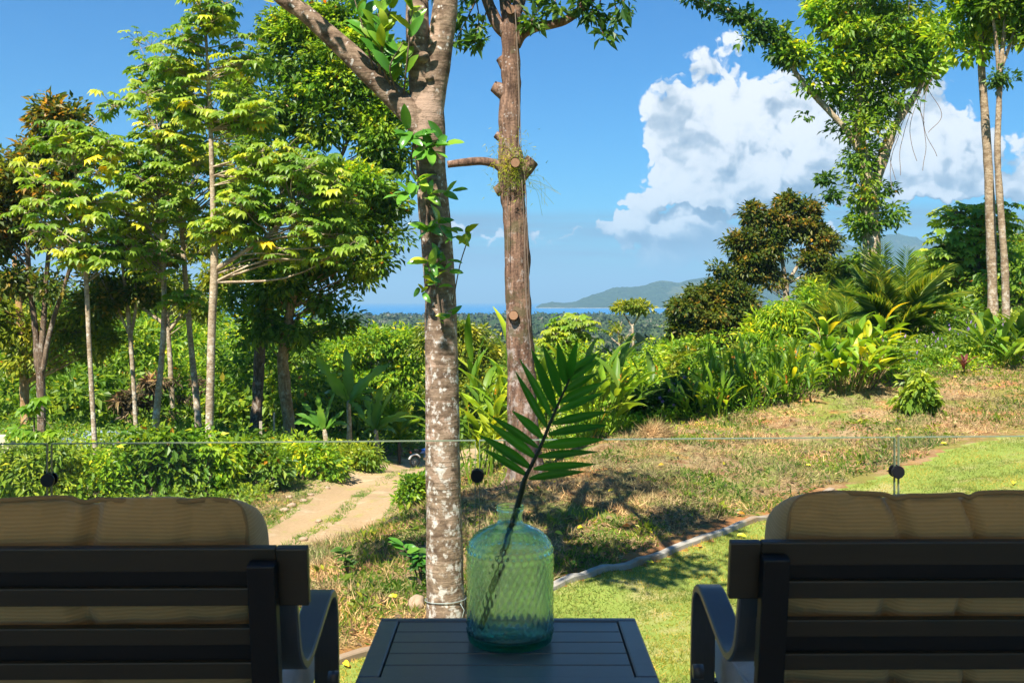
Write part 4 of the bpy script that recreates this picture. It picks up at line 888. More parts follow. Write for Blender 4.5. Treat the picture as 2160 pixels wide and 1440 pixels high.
def clump(name, label, base, n, leaves, L, up=1.1, spread=0.9, seed=1, stems=True, stem_h=0.5, foot=0.25, cat='plant', group=None, flowers=0, front=0.0, stemmat='leaf_mid', per=4):
    """leaf blades on upright stalks fanning out of one rootstock"""
    r = np.random.default_rng(seed); t = thing(name, label, cat, base, group); g = Geo(); k_ = 0; fg = Geo()
    while k_ < n:
        a = r.random()*6.283; f = foot*r.random()**0.5; b = base+np.array([math.cos(a)*f, math.sin(a)*f*0.8, 0]); b[2] = float(gz(b[:1], b[1:2])[0])-0.02
        dv = norm(np.array([math.cos(a)*spread*r.random(), math.sin(a)*spread*r.random()-front, up])); H = stem_h*(0.55+0.7*r.random()); top = b+dv*H
        g.add(*tube(spline(np.array([b, b+dv*H*0.5, top]), 5), [0.014, 0.012, 0.011, 0.010, 0.007], 5, False))
        for j in range(per):
            if k_ >= n: break
            fr = (0.45+0.55*(j+1)/per); p = b+dv*H*fr; aa = a+(j % 2)*math.pi+r.normal()*0.7
            ld = norm(dv*(0.55+0.5*r.random())+np.array([math.cos(aa), math.sin(aa), 0])*(0.6 if j < per-1 else 0.2)); nn = norm(np.array([0, 0, 1.0])-ld*0.3+rand_unit(1, r)[0]*0.35-0.4*np.array([math.cos(aa), math.sin(aa), 0]))
            leaf_obj(t, leaves[r.integers(len(leaves))], p, ld, nn, L*(0.65+0.6*r.random()), base); k_ += 1
        if flowers > 0 and r.random() < flowers:
            m_ = 5; fg.add(*scatter(LEAF_V*np.array([1.2, 1, 1]), LEAF_F, np.tile(top, (m_, 1))+np.arange(m_)[:, None]*np.array([0, 0, 0.03]), frames(norm(rand_unit(m_, r)+np.array([0, 0, 0.8])), rand_unit(m_, r)), 0.075))
    link('stalks', g.mesh('stalks', stemmat, base), t)['kind'] = 'stuff'
    if fg.n: link('flowers', fg.mesh('flowers', 'flower_orange', base, False), t)['kind'] = 'stuff'
    return t
def frond_mesh(P, width, seed, mat, n=34, droop=0.25, base=(0, 0, 0), hang=0.15):
    """pinnate frond along the curve P"""
    r = np.random.default_rng(seed); Q = spline(P, n+6); T = norm(np.gradient(Q, axis=0)); g = Geo(); L = np.linalg.norm(np.diff(Q, axis=0), axis=1).sum()
    g.add(*tube(Q, np.linspace(0.020, 0.004, n+6)*max(0.5, L/3), 5, False)); up = norm(np.cross(np.cross(T, np.array([0, 0, 1.0])), T)); side = np.cross(T, up)
    pos = []; dd = []; nn = []; ss = []
    for i in range(4, n+6):
        t = (i-4)/(n+1.0); w_ = width*np.sin(np.pi*(0.12+0.80*t))**0.7*(1.0 if t < 0.95 else 0.6)
        for sg in (-1, 1):
            dv = norm(side[i]*sg*(1.0-0.35*t)+T[i]*(0.55+0.5*t)+up[i]*0.28-np.array([0, 0, hang])+rand_unit(1, r)[0]*0.08)
            pos.append(Q[i]); dd.append(dv); nn.append(up[i]+rand_unit(1, r)[0]*0.2); ss.append(w_*(0.9+0.2*r.random()))
    tm = np.array([[0, 0, 0], [-0.045, 0.35, 0.02], [0.045, 0.35, 0.02], [0, 1, -droop]]); g.add(*scatter(tm, LEAF_F, np.array(pos), frames(np.array(dd), np.array(nn)), np.array(ss)))
    return g.mesh('frond', mat, base, False)

# ------------------------------------------------------------------ foreground forked tree
D1 = 9.7
trunk1 = [(940, 1318, 43), (938, 1240, 40), (937, 1100, 38), (935, 1000, 36.5), (934, 850, 35), (931, 700, 34), (927, 600, 33.5), (921, 500, 33), (914, 420, 32.5), (908, 340, 33), (904, 285, 35), (901, 235, 35), (904, 190, 30)]
limbR = [(906, 250, 29), (914, 180, 29), (925, 110, 28), (936, 40, 26), (943, -40, 25), (960, -170, 22), (990, -300, 16)]
stemL = [(897, 250, 27), (891, 190, 27), (884, 120, 26), (880, 50, 24), (878, -30, 23, 0.2), (860, -170, 20, 0.4), (840, -300, 14, 0.4)]
limbL = [(905, 290, 26), (872, 245, 27), (832, 205, 25), (785, 160, 23), (735, 110, 22), (685, 65, 20), (640, 25, 18), (592, -8, 17), (500, -90, 14), (400, -200, 10)]
g, st = stems_geo([trunk1], D1, True, 40, 0.055, 3, 2.4, n=150, flare=1.12); base = st[0][0][0].copy(); base1 = base
t1 = thing('forked_tree', 'near forked tree with white lichen-blotched trunk, standing just behind the side table', 'tree', base)
link('trunk', g.mesh('trunk', 'bark_lichen', base), t1)
limbF = [(960, -170, 14), (1010, -240, 12, -1.0), (1080, -290, 10, -2.2), (1190, -330, 7, -2.6)]  # added limb out of view, carrying leaves that shade the lawn
for lm in (limbR, stemL, limbL, limbF):
    gl, s2 = stems_geo([lm], D1, False, 28, 0.06, 9, 2.6, n=70); link('limb', gl.mesh('limb', 'bark_lichen', base), t1)
r = np.random.default_rng(17); C, O = lobe_points([(640, -330, 330, 120), (930, -420, 260, 120), (420, -300, 160, 90), (800, -390, 260, 110, -2.5), (1050, -520, 200, 120, -1.5), (180, -330, 220, 100, -2.0), (300, -420, 220, 120, -1.0), (950, -470, 200, 100, -3.0), (1060, -290, 110, 40, -2.4), (1180, -320, 110, 40, -2.5)], D1, 150, r, 0.2)  # overhead lobes out of view, several added to dapple lawn and bank
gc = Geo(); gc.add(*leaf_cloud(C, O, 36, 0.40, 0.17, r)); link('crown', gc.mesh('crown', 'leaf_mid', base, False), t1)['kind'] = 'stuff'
# knots where limbs were lost
kn = Geo()
for px, py, rr in ((893, 118, 11), (905, 160, 8)):
    c = at(px, py, D1-0.16); a = np.linspace(0, 2*np.pi, 16, endpoint=False)
    kn.add(*tube([c+np.array([0, 0.10, 0]), c+np.array([0, -0.01, -0.01])], [rr*D1/FPX*1.3, rr*D1/FPX], 14, True, 0.15, 4))
link('knot', kn.mesh('knot', 'bark_lichen', base), t1)
wr = Geo(); a = np.linspace(0, 2*np.pi, 40); c = at(940, 1262, D1); wr.add(*tube(np.stack([c[0]+0.200*np.cos(a), c[1]+0.200*np.sin(a), c[2]+0.015*np.cos(a+1)+0*a], -1), 0.004, 6, False)); 
wr.add(*tube(np.array([c+np.array([0.15, -0.15, -0.0]), c+np.array([0.19, -0.2, -0.05]), c+np.array([0.17, -0.2, -0.12])]), 0.003, 5, False))
tag(link('wire', wr.mesh('wire', 'wire_metal')), 'thin wire tied round the base of the lichen-blotched trunk', 'wire')
# climbing fig on the trunk: stem and single leaves
figs = thing('climbing_fig', 'big-leaved climbing plant clinging to the middle of the forked trunk', 'climbing plant', at(928, 690, D1-0.2)); fb = at(928, 690, D1-0.2); r = np.random.default_rng(23); g = Geo()
main = [at(*p, D1-0.19) for p in ((935, 700), (925, 640), (915, 560), (905, 470), (895, 400), (880, 330), (872, 290))]; g.add(*tube(spline(np.array(main), 40), 0.012, 6, True)); g.add(*tube(spline(np.array([at(955, 640, D1-0.15), at(970, 560, D1-0.2), at(985, 510, D1-0.25), at(985, 490, D1-0.25)]), 16), 0.006, 5)); g.add(*tube(spline(np.array([at(880, 380, D1-0.15), at(868, 350, D1-0.2), at(872, 300, D1-0.2)]), 12), 0.009, 5))
link('vine_stem', g.mesh('vine_stem', 'twig', fb), figs)
for cx, cy, m_, L in ((868, 290, 10, 62), (905, 310, 9, 58), (935, 300, 4, 55), (880, 385, 7, 50), (860, 410, 4, 52), (942, 405, 4, 45), (900, 410, 5, 48), (925, 470, 6, 50), (905, 485, 6, 48), (985, 488, 5, 46), (965, 495, 3, 46), (905, 555, 8, 46), (935, 545, 4, 42), (920, 600, 6, 44), (890, 618, 4, 34), (945, 575, 3, 40), (950, 665, 4, 36), (935, 678, 3, 28), (800, 40, 0, 0)):
    for i in range(m_):
        a = r.random()*6.283; dv = norm(np.array([math.cos(a), -0.45-0.4*r.random(), math.sin(a)*0.8+0.25])); p = at(cx+r.normal()*5, cy+r.normal()*5, D1-0.22); L_ = L*(0.55+0.45*r.random())*D1/FPX
        leaf_obj(figs, FIG[3] if r.random() < 0.10 else FIG[r.integers(3)], p, dv, norm(np.array([0, -0.6, 0.8])+rand_unit(1, r)[0]*0.5), L_, fb)
# shrubby epiphyte in the crotch
ep = thing('epiphyte_shrub', 'upright glossy shrub growing on the left limb of the forked tree', 'shrub', at(800, 175, D1-0.05)); eb = at(800, 175, D1-0.05); g = Geo(); r = np.random.default_rng(29)
for bx_, by_, tx, ty in ((805, 165, 800, 20), (830, 195, 815, 60), (800, 165, 770, 10), (845, 210, 850, 90), (790, 160, 745, -10), (850, 215, 870, 20), (815, 180, 835, -10)):
    A = at(bx_, by_, D1-0.05); B = at(tx, ty, D1-0.3); Q = spline(np.array([A, (A+B)/2+np.array([r.normal()*0.06, -0.1, 0]), B]), 14); g.add(*tube(Q, np.linspace(0.011, 0.005, 14), 5))
    for i in range(9):
        p = Q[4+r.integers(10)]; a = r.random()*6.283; dv = norm(np.array([math.cos(a)*0.8, math.sin(a)*0.6-0.2, 0.75])); leaf_obj(ep, FIG[3] if r.random() < 0.3 else FIG[r.integers(3)], p, dv, norm(np.array([0, -0.9, 0.4])+rand_unit(1, r)[0]*0.4), (0.17+0.10*r.random()), eb)
link('stems', g.mesh('stems', 'twig', eb), ep)['kind'] = 'stuff'

# ------------------------------------------------------------------ pruned reddish tree
D2 = 16.3
trunk2 = [(1107, 1008, 42), (1105, 960, 37), (1102, 850, 33), (1098, 740, 29), (1092, 620, 26.5), (1088, 520, 26), (1084, 440, 26), (1080, 385, 29), (1079, 345, 31), (1076, 300, 22), (1075, 240, 22), (1078, 180, 21), (1077, 120, 19.5), (1077, 70, 21), (1078, 30, 20)]
g, st2 = stems_geo([trunk2], D2, True, 32, 0.17, 5, 2.6, n=170); base = st2[0][0][0].copy()
t2 = thing('pruned_tree', 'reddish-brown tree trunk with sawn-off branch stubs, right of the forked tree', 'tree', base); link('trunk', g.mesh('trunk', 'bark_red', base), t2)
for lm in ([(1073, 75, 14), (1052, 55, 15), (1035, 20, 13), (1022, -20, 12), (1000, -110, 9)], [(1074, 50, 14), (1066, 10, 13), (1058, -60, 11)], [(1082, 45, 14), (1094, 10, 13), (1108, -40, 11), (1120, -120, 8)],
           [(1085, 95, 14), (1100, 72, 13), (1130, 58, 11), (1165, 52, 10), (1195, 42, 9.5), (1225, 20, 9), (1255, -12, 8), (1300, -60, 6)], [(1078, 375, 15), (1062, 358, 11), (1045, 346, 9.5), (1015, 340, 8.5), (975, 343, 8), (944, 347, 7.5)]):
    gl, _ = stems_geo([lm], D2, False, 16, 0.10, 4, 3.0, n=40); link('limb', gl.mesh('limb', 'bark_red', base), t2)
for pts, cut in (([(1085, 385, 16), (1103, 362, 17), (1123, 338, 15)], 1), ([(1075, 385, 15), (1058, 398, 13), (1046, 405, 11)], 1), ([(1072, 205, 14), (1055, 190, 15), (1041, 182, 12)], 1), ([(1072, 150, 13), (1062, 130, 13), (1056, 122, 12)], 1), ([(1068, 300, 9), (1055, 290, 9), (1046, 284, 8)], 1), ([(1082, 668, 11, -0.1), (1083, 665, 10, -0.30)], 2), ([(1087, 345, 11, -0.1), (1087, 343, 10, -0.33)], 2), ([(1077, 22, 11, -0.1), (1077, 20, 10, -0.26)], 2)):
    P, R = px_path(pts, D2); Q = spline(np.column_stack([P, R]), 12); g = Geo(); g.add(*tube(Q[:, :3], Q[:, 3], 14, False, 0.09, 8, 6)); o = link('stub', g.mesh('stub', 'bark_red', base), t2)
    e = norm(P[-1]-P[-2]); g = Geo(); g.add(*tube([P[-1]-e*0.01, P[-1]+e*0.006], [R[-1]*0.93, R[-1]*0.93], 14, True)); link('cut_face', g.mesh('cut_face', 'cut_wood', base, False), o)
r = np.random.default_rng(31)
C, O = lobe_points([(985, -60, 80, 50), (1130, -90, 100, 50), (1290, -60, 70, 40), (1000, -220, 200, 120), (1250, -220, 220, 120)], D2, 70, r, 0.2); gb = Geo(); branches(gb, C, [(np.array([at(1022, -20, D2), at(1058, -60, D2), at(1108, -40, D2), at(1300, -60, D2)]), np.full(4, 0.06))], r, 1.0, 0.03)
# twigs with leaf sprays that hang into view
tw = [((1010, -10), (985, 40), (955, 95)), ((1000, -20), (1010, 40), (1000, 92)), ((1030, 10), (1015, 60), (1000, 92)), ((1000, -40), (975, 10), (965, 40)), ((1120, -30), (1135, 15), (1120, 48)), ((1100, 20), (1118, 40), (1122, 48)), ((1270, -20), (1262, 40), (1275, 78)), ((1290, -30), (1300, 30), (1290, 72)), ((1240, -10), (1250, 20), (1246, 30)), ((1300, -40), (1312, -10), (1318, 22)), ((1190, -30), (1170, 5), (1180, 25)), ((1215, -30), (1228, -5), (1222, 12))]
TP = []
for a, b, c in tw:
    Q = spline(np.array([at(*a, D2), at(*b, D2-0.2), at(*c, D2-0.3)]), 12); gb.add(*tube(Q, np.linspace(0.015, 0.005, 12), 5, False)); TP += [Q[j] for j in (5, 7, 9, 10, 11)]
link('branches', gb.mesh('branches', 'bark_red', base), t2)['kind'] = 'stuff'
C = np.vstack([C, np.array(TP)]); O = np.vstack([O, rand_unit(len(TP), r)]); gc = Geo(); gc.add(*leaf_cloud(C[:70], O[:70], 70, 0.6, 0.19, r)); gc.add(*leaf_cloud(C[70:], O[70:], 10, 0.15, 0.17, r)); link('crown', gc.mesh('crown', 'leaf_dark', base, False), t2)['kind'] = 'stuff'
for i, (pts) in enumerate(([(1086, 20), (1092, 120), (1094, 220), (1095, 320)], [(1094, 150), (1098, 300), (1097, 320)], [(1101, 380), (1106, 480), (1110, 600), (1116, 700), (1122, 760)], [(1107, 390), (1112, 500), (1116, 640), (1119, 690)], [(1104, 350), (1110, 420), (1106, 560), (1113, 680)], [(1073, 360), (1071, 470), (1070, 560)])):
    Q = spline(np.array([at(x, y, D2-0.27) for x, y in pts]), 40); Q += 0.012*np.stack([vnoise(Q, 2.5, i), vnoise(Q, 2.5, i+9), Q[:, 0]*0], -1); g = Geo(); g.add(*tube(Q, 0.010 if i < 1 else 0.006, 5, True))
    link('hanging_vine', g.mesh('hanging_vine', 'rope', base), t2)
# mossy tufts and rootlets round the pollard knuckle
r = np.random.default_rng(37); n = 700; pts = np.array([at(1080+r.normal()*22, 350+r.normal()*30, D2-0.24-0.05*r.random()) for _ in range(n)]); g = Geo(); g.add(*scatter(BLADE_V, BLADE_F, pts, frames(norm(rand_unit(n, r)+np.array([0, -0.5, -0.6])), rand_unit(n, r)), 0.10))
for i in range(9):
    a = at(1112+r.normal()*5, 380+r.normal()*8, D2-0.1); Q = spline(np.array([a, a+np.array([0.12+0.2*r.random(), 0, -0.12*r.random()]), a+np.array([0.2+0.35*r.random(), 0, -0.5*r.random()])]), 9); g.add(*tube(Q, 0.0025, 3, False))
link('moss', g.mesh('moss', 'leaf_olive', base, False), t2)['kind'] = 'stuff'
# ------------------------------------------------------------------ trees of the left-hand grove
tree('rust_tinged_tree', 'tree with rust-tinged crown and dark triple stem at the far left', 30, [[(88, 915, 9), (86, 800, 8.5), (80, 760, 8), (74, 690, 6), (60, 560, 5), (58, 420, 3)], [(84, 780, 7), (92, 680, 6), (100, 560, 5), (118, 400, 4), (122, 280, 3)], [(88, 790, 6), (108, 690, 5), (140, 590, 4), (165, 500, 3)]],
     [(118, 255, 62, 38), (70, 320, 62, 48), (150, 320, 55, 45), (40, 400, 75, 55), (125, 400, 75, 55), (-10, 490, 70, 70), (90, 480, 70, 45), (170, 470, 40, 50), (20, 590, 60, 50), (-20, 330, 50, 50), (100, 610, 50, 35)], 120, 76, 0.22, 0.50, 'leaf_rust', seed=11, frac=0.6, br=0.03, shell=0.35, extra=([[(118, 250, 66, 40), (70, 315, 66, 48), (155, 330, 55, 45), (30, 390, 75, 55), (125, 400, 70, 50), (-10, 470, 70, 60)], 70, 60, 0.22, 0.5, 'leaf_ember'],))
tree('olive_leaved_tree', 'olive-leaved tree with a single pale trunk, second from the left', 33, [[(56, 970, 10), (52, 850, 9.5), (49, 740, 9), (40, 640, 7), (30, 540, 5)]],
     [(40, 700, 90, 42), (130, 690, 75, 45), (-20, 650, 70, 60), (180, 650, 55, 40), (60, 760, 60, 30), (210, 720, 45, 30), (220, 620, 40, 30)], 110, 80, 0.21, 0.5, 'leaf_olive', seed=12, bk='bark_ochre', shell=0.3)
cecropia('slender cecropia tree with thin straight pale trunk, leftmost of the cecropias', 27, [[(203, 990, 5.5), (198, 900, 5.2), (190, 760, 5), (180, 560, 4.8), (168, 420, 4), (150, 310, 3)]], [(150, 300, 50, 30), (110, 380, 60, 28), (205, 360, 45, 30), (95, 455, 50, 26), (160, 440, 55, 30), (205, 470, 40, 26), (150, 540, 70, 30), (210, 545, 40, 22), (230, 290, 20, 40)], 60, 7, 0.32, seed=13, yellow=0.09)
tree('slim_forked_tree', 'slim forked young tree with sparse brown-tinged leaves in the middle of the grove', 32, [[(288, 930, 5), (283, 830, 4.8), (277, 740, 5), (275, 712, 5), (268, 640, 4), (258, 560, 3), (250, 500, 2)], [(275, 715, 4), (287, 640, 3.2), (284, 560, 2.5), (300, 510, 2)], [(275, 712, 3), (248, 650, 2.5), (215, 590, 2)]],
     [(262, 520, 55, 40), (305, 560, 45, 30), (225, 585, 45, 22), (335, 540, 25, 20), (300, 620, 40, 20), (210, 640, 50, 24)], 60, 60, 0.22, 0.42, 'leaf_rust', seed=14, bk='bark_pale', br=0.02)
cecropia('cecropia tree with a leaning whitish trunk, third cecropia from the left', 30, [[(323, 945, 8), (331, 860, 7), (342, 740, 6), (346, 640, 5.5), (342, 520, 5), (336, 400, 4), (333, 280, 3)]], [(335, 260, 55, 40), (280, 330, 45, 40), (380, 330, 45, 35), (320, 390, 60, 36), (280, 430, 45, 30), (370, 430, 45, 30), (300, 490, 55, 26), (240, 470, 30, 26), (345, 560, 45, 22), (395, 640, 40, 16)], 100, 7, 0.32, seed=15, yellow=0.08)
cecropia('cecropia tree with a slightly bowed trunk just left of the tallest one', 33, [[(420, 925, 7.5), (414, 840, 7), (402, 720, 6), (392, 600, 5.5), (382, 480, 5), (370, 340, 4), (362, 200, 3)]], [(350, 150, 45, 40), (310, 170, 25, 50), (390, 220, 45, 40), (340, 260, 45, 40), (420, 330, 45, 40), (390, 410, 45, 30), (440, 470, 40, 30), (480, 390, 40, 30)], 100, 7, 0.33, seed=16)
cecropia('tallest cecropia tree, straight trunk with wide candelabra crown', 29, [[(441, 945, 9), (443, 840, 8.6), (447, 680, 8.6), (452, 570, 8.5), (449, 430, 6), (445, 300, 5), (440, 180, 4), (434, 70, 3)], [(452, 570, 6), (500, 540, 5), (560, 500, 4), (620, 450, 3)]], [(438, 45, 50, 28), (400, 85, 35, 26), (475, 90, 25, 20), (380, 150, 50, 24), (500, 130, 45, 24), (440, 230, 70, 24), (520, 260, 60, 24), (580, 350, 70, 24), (650, 370, 70, 26), (700, 420, 55, 24), (560, 440, 80, 26), (640, 480, 80, 26), (500, 490, 60, 24), (720, 500, 45, 22), (590, 530, 60, 20), (680, 545, 40, 16)], 170, 7, 0.33, seed=17, yellow=0.04, low=0.2)
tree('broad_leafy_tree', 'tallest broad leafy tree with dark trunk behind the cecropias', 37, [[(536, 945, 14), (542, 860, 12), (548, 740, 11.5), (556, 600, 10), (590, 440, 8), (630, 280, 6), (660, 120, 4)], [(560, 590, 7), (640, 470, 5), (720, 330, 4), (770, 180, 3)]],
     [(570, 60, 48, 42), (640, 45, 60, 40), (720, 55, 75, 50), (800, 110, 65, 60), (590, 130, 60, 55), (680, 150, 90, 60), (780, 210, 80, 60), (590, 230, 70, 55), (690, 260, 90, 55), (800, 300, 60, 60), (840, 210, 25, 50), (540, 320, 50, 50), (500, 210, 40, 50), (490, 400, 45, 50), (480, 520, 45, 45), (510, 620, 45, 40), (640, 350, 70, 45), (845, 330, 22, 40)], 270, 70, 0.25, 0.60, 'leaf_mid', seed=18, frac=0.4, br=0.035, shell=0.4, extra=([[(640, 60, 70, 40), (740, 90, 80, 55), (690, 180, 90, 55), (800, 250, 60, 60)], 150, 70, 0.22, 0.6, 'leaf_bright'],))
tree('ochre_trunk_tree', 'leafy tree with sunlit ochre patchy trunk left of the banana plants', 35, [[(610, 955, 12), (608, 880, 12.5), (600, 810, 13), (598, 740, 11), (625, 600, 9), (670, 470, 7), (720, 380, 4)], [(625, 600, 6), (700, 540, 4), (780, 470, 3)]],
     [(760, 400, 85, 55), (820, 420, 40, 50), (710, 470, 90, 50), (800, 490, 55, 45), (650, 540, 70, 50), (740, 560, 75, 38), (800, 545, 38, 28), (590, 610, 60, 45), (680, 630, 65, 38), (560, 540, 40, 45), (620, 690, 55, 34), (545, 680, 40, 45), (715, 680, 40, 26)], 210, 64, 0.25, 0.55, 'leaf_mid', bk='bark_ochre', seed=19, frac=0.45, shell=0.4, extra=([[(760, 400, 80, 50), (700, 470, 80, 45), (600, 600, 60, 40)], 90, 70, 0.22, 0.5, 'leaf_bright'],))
tree('gap_filling_tree', 'loose olive-green tree seen through the gaps between the cecropia trunks', 40, [[(365, 940, 7), (362, 820, 6), (355, 700, 5), (345, 580, 4), (350, 460, 2.5)], [(356, 700, 4), (420, 610, 3), (460, 540, 2)], [(355, 690, 4), (290, 640, 3), (260, 600, 2)]], [(350, 440, 60, 45), (300, 520, 55, 40), (410, 500, 60, 50), (470, 570, 50, 45), (340, 600, 60, 40), (420, 640, 55, 40), (270, 640, 45, 30), (480, 300, 40, 60), (490, 170, 35, 50)], 130, 70, 0.24, 0.6, 'leaf_olive', bk='bark_pale', seed=119, frac=0.5)
# bright round trees beyond the bananas
tree('round_bright_tree', 'rounded bright green tree behind the banana plants', 58, [[(770, 930, 8), (775, 830, 7), (780, 740, 4)]], [(780, 722, 75, 34), (710, 750, 65, 40), (850, 724, 60, 34), (800, 790, 80, 45), (870, 770, 40, 50), (730, 810, 60, 40), (660, 760, 45, 50), (860, 840, 45, 35)], 260, 80, 0.27, 0.75, 'leaf_bright', seed=20, frac=0.3)
tree('olive_round_tree', 'olive green rounded tree seen between the forked tree and the pruned tree', 52, [[(1000, 920, 7), (1000, 820, 6), (1003, 740, 4)]], [(990, 708, 38, 24), (1015, 745, 40, 34), (975, 760, 50, 40), (1010, 805, 45, 40), (960, 712, 35, 26), (975, 830, 50, 40), (925, 720, 50, 50)], 170, 80, 0.25, 0.65, 'leaf_olive', seed=21, frac=0.3)
# ------------------------------------------------------------------ middle distance
cecropia('lime green umbrella-crowned young cecropia above the palm frond', 46, [[(1182, 860, 3.5), (1182, 780, 3.2), (1181, 715, 2.6)]], [(1180, 690, 50, 16), (1150, 712, 30, 14), (1215, 700, 40, 16), (1185, 730, 50, 16), (1160, 755, 40, 16), (1225, 735, 25, 14)], 34, 7, 0.40, seed=22, leaves=CECL, yellow=0.0, br=0.02)
tree('flat_topped_tree', 'slender pale tree with small flat crown standing alone on the slope', 45, [[(1335, 840, 3), (1336, 770, 2.8), (1335, 700, 2.6), (1333, 685, 2.4)], [(1334, 690, 2), (1318, 665, 1.6), (1308, 650, 1.2)], [(1334, 688, 2), (1350, 665, 1.6), (1362, 652, 1.2)]], [(1312, 648, 16, 7), (1340, 645, 22, 6), (1362, 652, 14, 6)], 26, 44, 0.20, 0.30, 'leaf_olive', bk='bark_pale', seed=23, br=0.012, sides=8, cat='tree')
tree('bare_branched_tree', 'thin nearly bare pale tree left of the flat-topped one', 44, [[(1314, 845, 3), (1312, 770, 2.6), (1307, 725, 2.4), (1304, 700, 1.6), (1298, 685, 1)], [(1308, 728, 2), (1292, 715, 1.4), (1286, 705, 1)], [(1308, 722, 2), (1318, 715, 1.4), (1326, 705, 1)], [(1305, 712, 1.6), (1308, 690, 1), (1312, 678, 0.8)]], [(1300, 690, 18, 12), (1318, 712, 14, 8)], 9, 20, 0.16, 0.2, 'leaf_olive', bk='bark_pale', seed=24, br=0.008, sides=8)
# ------------------------------------------------------------------ right-hand slope
RUST1 = [(1658, 428, 26, 20), (1703, 446, 24, 22), (1588, 458, 16, 26), (1645, 470, 45, 26), (1708, 485, 40, 28), (1740, 505, 24, 26), (1575, 515, 38, 30), (1625, 520, 36, 26), (1720, 545, 36, 20), (1588, 558, 42, 30), (1618, 585, 36, 26), (1745, 585, 40, 22), (1560, 590, 26, 26)]
tree('golden_tipped_tree', 'dense bushy tree with golden-brown tips right of the headland', 46, [[(1660, 655, 7), (1657, 598, 6), (1650, 545, 4), (1647, 480, 2.5)], [(1658, 602, 4), (1688, 550, 3), (1712, 500, 2)], [(1657, 600, 4), (1632, 555, 3), (1595, 510, 2)], [(1658, 600, 3), (1720, 570, 2), (1745, 560, 1.5)]], RUST1, 250, 90, 0.21, 0.46, 'leaf_rust', bk='bark_pale', seed=25, frac=0.5, shell=0.4, br=0.02, extra=([[(1658, 422, 28, 18), (1703, 440, 26, 20), (1588, 452, 18, 24), (1645, 462, 46, 22), (1715, 478, 40, 22), (1740, 500, 24, 20), (1575, 505, 38, 22)], 36, 66, 0.2, 0.42, 'leaf_ember'],))
tree('brown_bushy_tree', 'wide brown-green bushy tree in front of the headland slope', 42, [[(1500, 800, 8), (1505, 720, 6), (1512, 640, 3)], [(1503, 730, 5), (1470, 670, 3)], [(1503, 730, 5), (1550, 670, 3)]], [(1519, 570, 12, 18), (1484, 622, 36, 24), (1533, 615, 36, 26), (1452, 655, 34, 28), (1512, 660, 50, 34), (1564, 645, 36, 32), (1452, 705, 38, 30), (1505, 705, 48, 30), (1550, 700, 30, 28), (1470, 745, 40, 22)], 330, 90, 0.21, 0.48, 'leaf_rust', seed=26, frac=0.4, shell=0.4)
r_ = shrub('feathery_bamboo', 'feathery yellow-green bamboo clump below the golden-tipped tree', ground_pt(*at(1650, 760, 35)[:2]), [(1665, 660, 40, 30), (1623, 690, 42, 32), (1590, 715, 38, 28), (1644, 725, 45, 30), (1713, 640, 38, 30), (1695, 695, 42, 36), (1740, 660, 30, 30)], 35, 170, 70, 0.24, 0.42, 'leaf_bright', 27, SLIM_V, 0.55, 'bamboo', nst=40, stemr=0.02)
shrub('pale_shrub', 'pale green leafy shrub between the bushy tree and the flowering reeds', ground_pt(*at(1530, 830, 29)[:2]), [(1530, 775, 50, 28), (1480, 800, 40, 24), (1570, 760, 35, 26), (1450, 770, 35, 30)], 29, 110, 70, 0.15, 0.36, 'leaf_olive', 28, nst=20)
tree('vine_smothered_tree', 'tall tree smothered in climbing vines against the cumulus cloud', 36, [[(1840, 660, 22), (1839, 590, 20), (1838, 500, 18), (1834, 430, 17), (1828, 370, 14), (1815, 290, 10), (1810, 190, 8), (1800, 70, 7), (1790, -80, 5)],
      [(1838, 490, 13), (1846, 400, 11), (1862, 330, 9.5), (1885, 270, 8.5), (1925, 210, 7), (1958, 150, 5.5), (1990, 90, 4)], [(1822, 335, 8), (1785, 275, 6.5), (1750, 236, 6), (1712, 195, 6), (1676, 150, 5), (1650, 95, 4.5), (1610, 50, 4)], [(1806, 170, 6), (1770, 110, 5.5), (1745, 55, 5), (1720, -30, 4)], [(1838, 420, 8), (1880, 300, 5), (1905, 200, 4), (1920, 90, 3)], [(1610, 52, 3.5), (1560, 30, 3), (1500, 8, 2), (1440, -15, 1.5)]],
     [(1838, 610, 36, 40), (1834, 540, 34, 40), (1826, 470, 34, 42), (1826, 400, 36, 42), (1818, 330, 52, 40), (1826, 265, 68, 40), (1840, 200, 85, 45), (1850, 130, 100, 45), (1850, 60, 120, 45), (1840, -20, 150, 60), (1880, 450, 14, 30)], 330, 50, 0.20, 0.50, 'leaf_mid', seed=30, bk='bark_pale', frac=0.2, shell=0.35, br=0.02, sides=12,
     extra=([[(1790, 60, 80, 40), (1740, 20, 40, 40), (1900, 80, 80, 36), (1960, 60, 50, 36), (1975, 120, 36, 30), (1870, 120, 70, 30), (1690, 120, 34, 22), (1720, 170, 36, 24), (1660, 90, 26, 20), (1760, 130, 40, 40), (1930, 150, 40, 24), (1770, 200, 26, 26)], 150, 60, 0.27, 0.5, 'leaf_bright'], [[(1600, 55, 30, 20), (1640, 75, 24, 18), (1560, 35, 34, 14), (1500, 12, 36, 9), (1460, -8, 40, 9), (1580, 80, 18, 14), (1650, 120, 20, 14)], 52, 34, 0.24, 0.36, 'leaf_dark'], [[(1700, 228, 6, 36), (1742, 380, 16, 8), (1755, 410, 14, 6), (1880, 400, 14, 14)], 16, 26, 0.22, 0.26, 'leaf_dark']))
